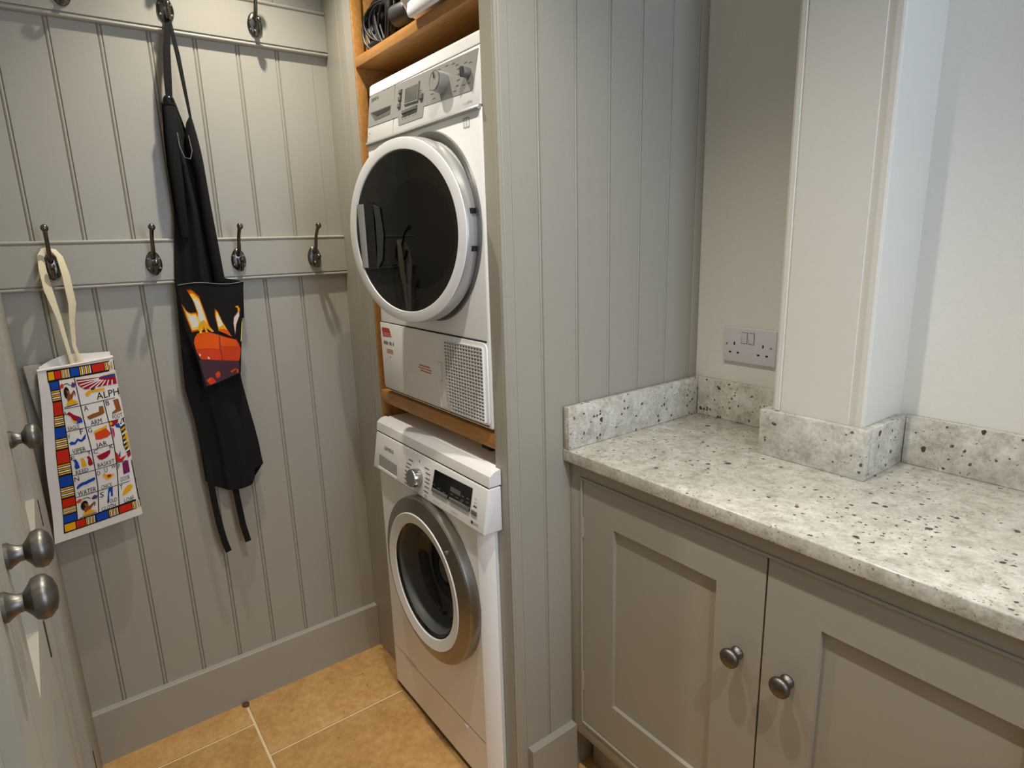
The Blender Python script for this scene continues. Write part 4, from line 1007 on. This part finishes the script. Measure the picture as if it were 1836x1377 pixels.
cp(f, [(.12, .56), (.24, .44), (.38, .40), (.52, .40), (.66, .36), (.80, .34), (.92, .32), (.94, .44), (.82, .48), (.68, .50), (.54, .54), (.40, .54), (.26, .58), (.14, .66)], 'b'); ct(f, 'WATER', .14, .98, .92, .76)
f = cell(4, 1); ct(f, 'O', .04, .30, .20, .10); ct(f, 'U', .40, .26, .54, .06); ct(f, 'W', .72, .18, .96, .0)
cp(f, [(.28, .36), (.36, .26), (.44, .36), (.62, .38), (.86, .46), (.66, .60), (.48, .62), (.38, .50)], 'y'); cp(f, [(.48, .42), (.66, .42), (.70, .50), (.54, .54)], 'm', 1.6); ct(f, 'CHICK', .16, .98, .70, .80)
f = cell(4, 2); ct(f, 'P', .06, .28, .20, .08); cp(f, [(.36, .06), (.76, .02), (.76, .60), (.36, .62)], 'v'); cp(f, [(.36, .18), (.76, .14), (.76, .24), (.36, .28)], 'm', 1.6); cp(f, [(.36, .40), (.76, .36), (.76, .46), (.36, .50)], 'm', 1.6); ct(f, 'DOOR', .18, .92, .70, .72)
f = cell(5, 1); ct(f, 'S', .08, .34, .28, .10); cp(f, [(.50, .04), (.72, .0), (.72, .44), (.62, .44), (.62, .20), (.54, .22), (.52, .66), (.42, .68)], 'b'); ct(f, 'FOLD', .46, .72, .90, .54); ct(f, 'CLOTH', .14, .96, .84, .78)
f = cell(5, 2); ct(f, 'T', .10, .26, .24, .06); cp(f, [(.18, .58), (.28, .34), (.50, .18), (.74, .18), (.80, .30), (.62, .46), (.38, .54)], 'y'); ct(f, 'LOAF', .28, .92, .76, .72)
lab(TD.build('printed_chart', tbo), 'picture alphabet chart printed in red, blue, yellow and black')

# ------------------------------------------------------------------ tall cupboard at the left (front faces the machines)
ang = math.atan(.018)
TC = thing('tall_cupboard', 'tall grey cupboard with round pewter knobs along the left edge of the photo', 'cabinet', (0, YL, 0), None, ang)
tcb = MB(); tcb.box(.002, 2.0, -.5, -.022, 0.001, 2.30); tcb.build('carcass', M['paint'], TC)
def cup_stile(x0, x1): MB().box(x0, x1, -.022, 0, .001, 2.30).build('stile', M['paint'], TC, bevel=.001)
for x0, x1 in ((.0005, .396), (.8545, .9110), (1.5690, 2.0)): cup_stile(x0, x1)
for z0, z1 in ((.001, .10), (2.22, 2.30)):
    for x0, x1 in ((.396, .8545), (.911, 1.569)): MB().box(x0, x1, -.022, 0, z0, z1).build('rail', M['paint'], TC, bevel=.001)
def cup_door(x0, x1, kx, kz, hx):
    z0, z1 = .103, 2.217; sw = .09
    d = MB()
    d.box(x0, x0 + sw, -.020, .0, z0, z1); d.box(x1 - sw, x1, -.020, .0, z0, z1)
    for a, b in ((z0, z0 + .11), (.86, .95), (z1 - .09, z1)): d.box(x0 + sw, x1 - sw, -.020, .0, a, b)
    d = d.build('door', M['paint'], TC)
    for a, b in ((z0 + .11, .86), (.95, z1 - .09)):
        bx('door_panel', (x0 + sw - .002, x1 - sw + .002, -.018, -.013, a - .002, b + .002), M['paint'], d, bevel=0)
    lab(MB().lathe(KNOB, (kx, 0, kz), (0, 1, 0), 40).build('knob', M['pewter'], d), 'round pewter knob')
    for z in (.889, .30, 1.9):
        MB().box(hx - .0026, hx + .0026, -.008, .0016, z - .027, z + .027).build('hinge', M['grey_pl'], d)
cup_door(.399, .8515, .785, 1.135, .3975)
cup_door(.9140, 1.2385, 1.165, 1.114, .9125)
cup_door(1.2415, 1.5660, 1.268, 1.112, 1.5675)

# small brown stopper on the floor by the skirting
nt = MB().lathe([(.0001, 0), (.008, .0005), (.0108, .003), (.0108, .006), (.006, .0085), (.0001, .009)], (.0330, -.4600, .0001), (0, 0, 1), 7)
tag(nt.build('wooden_plug', M['nut'], None, (.0315, -.46, 0)), 'small dark brown plug lying on the stone floor against the skirting', 'plug')
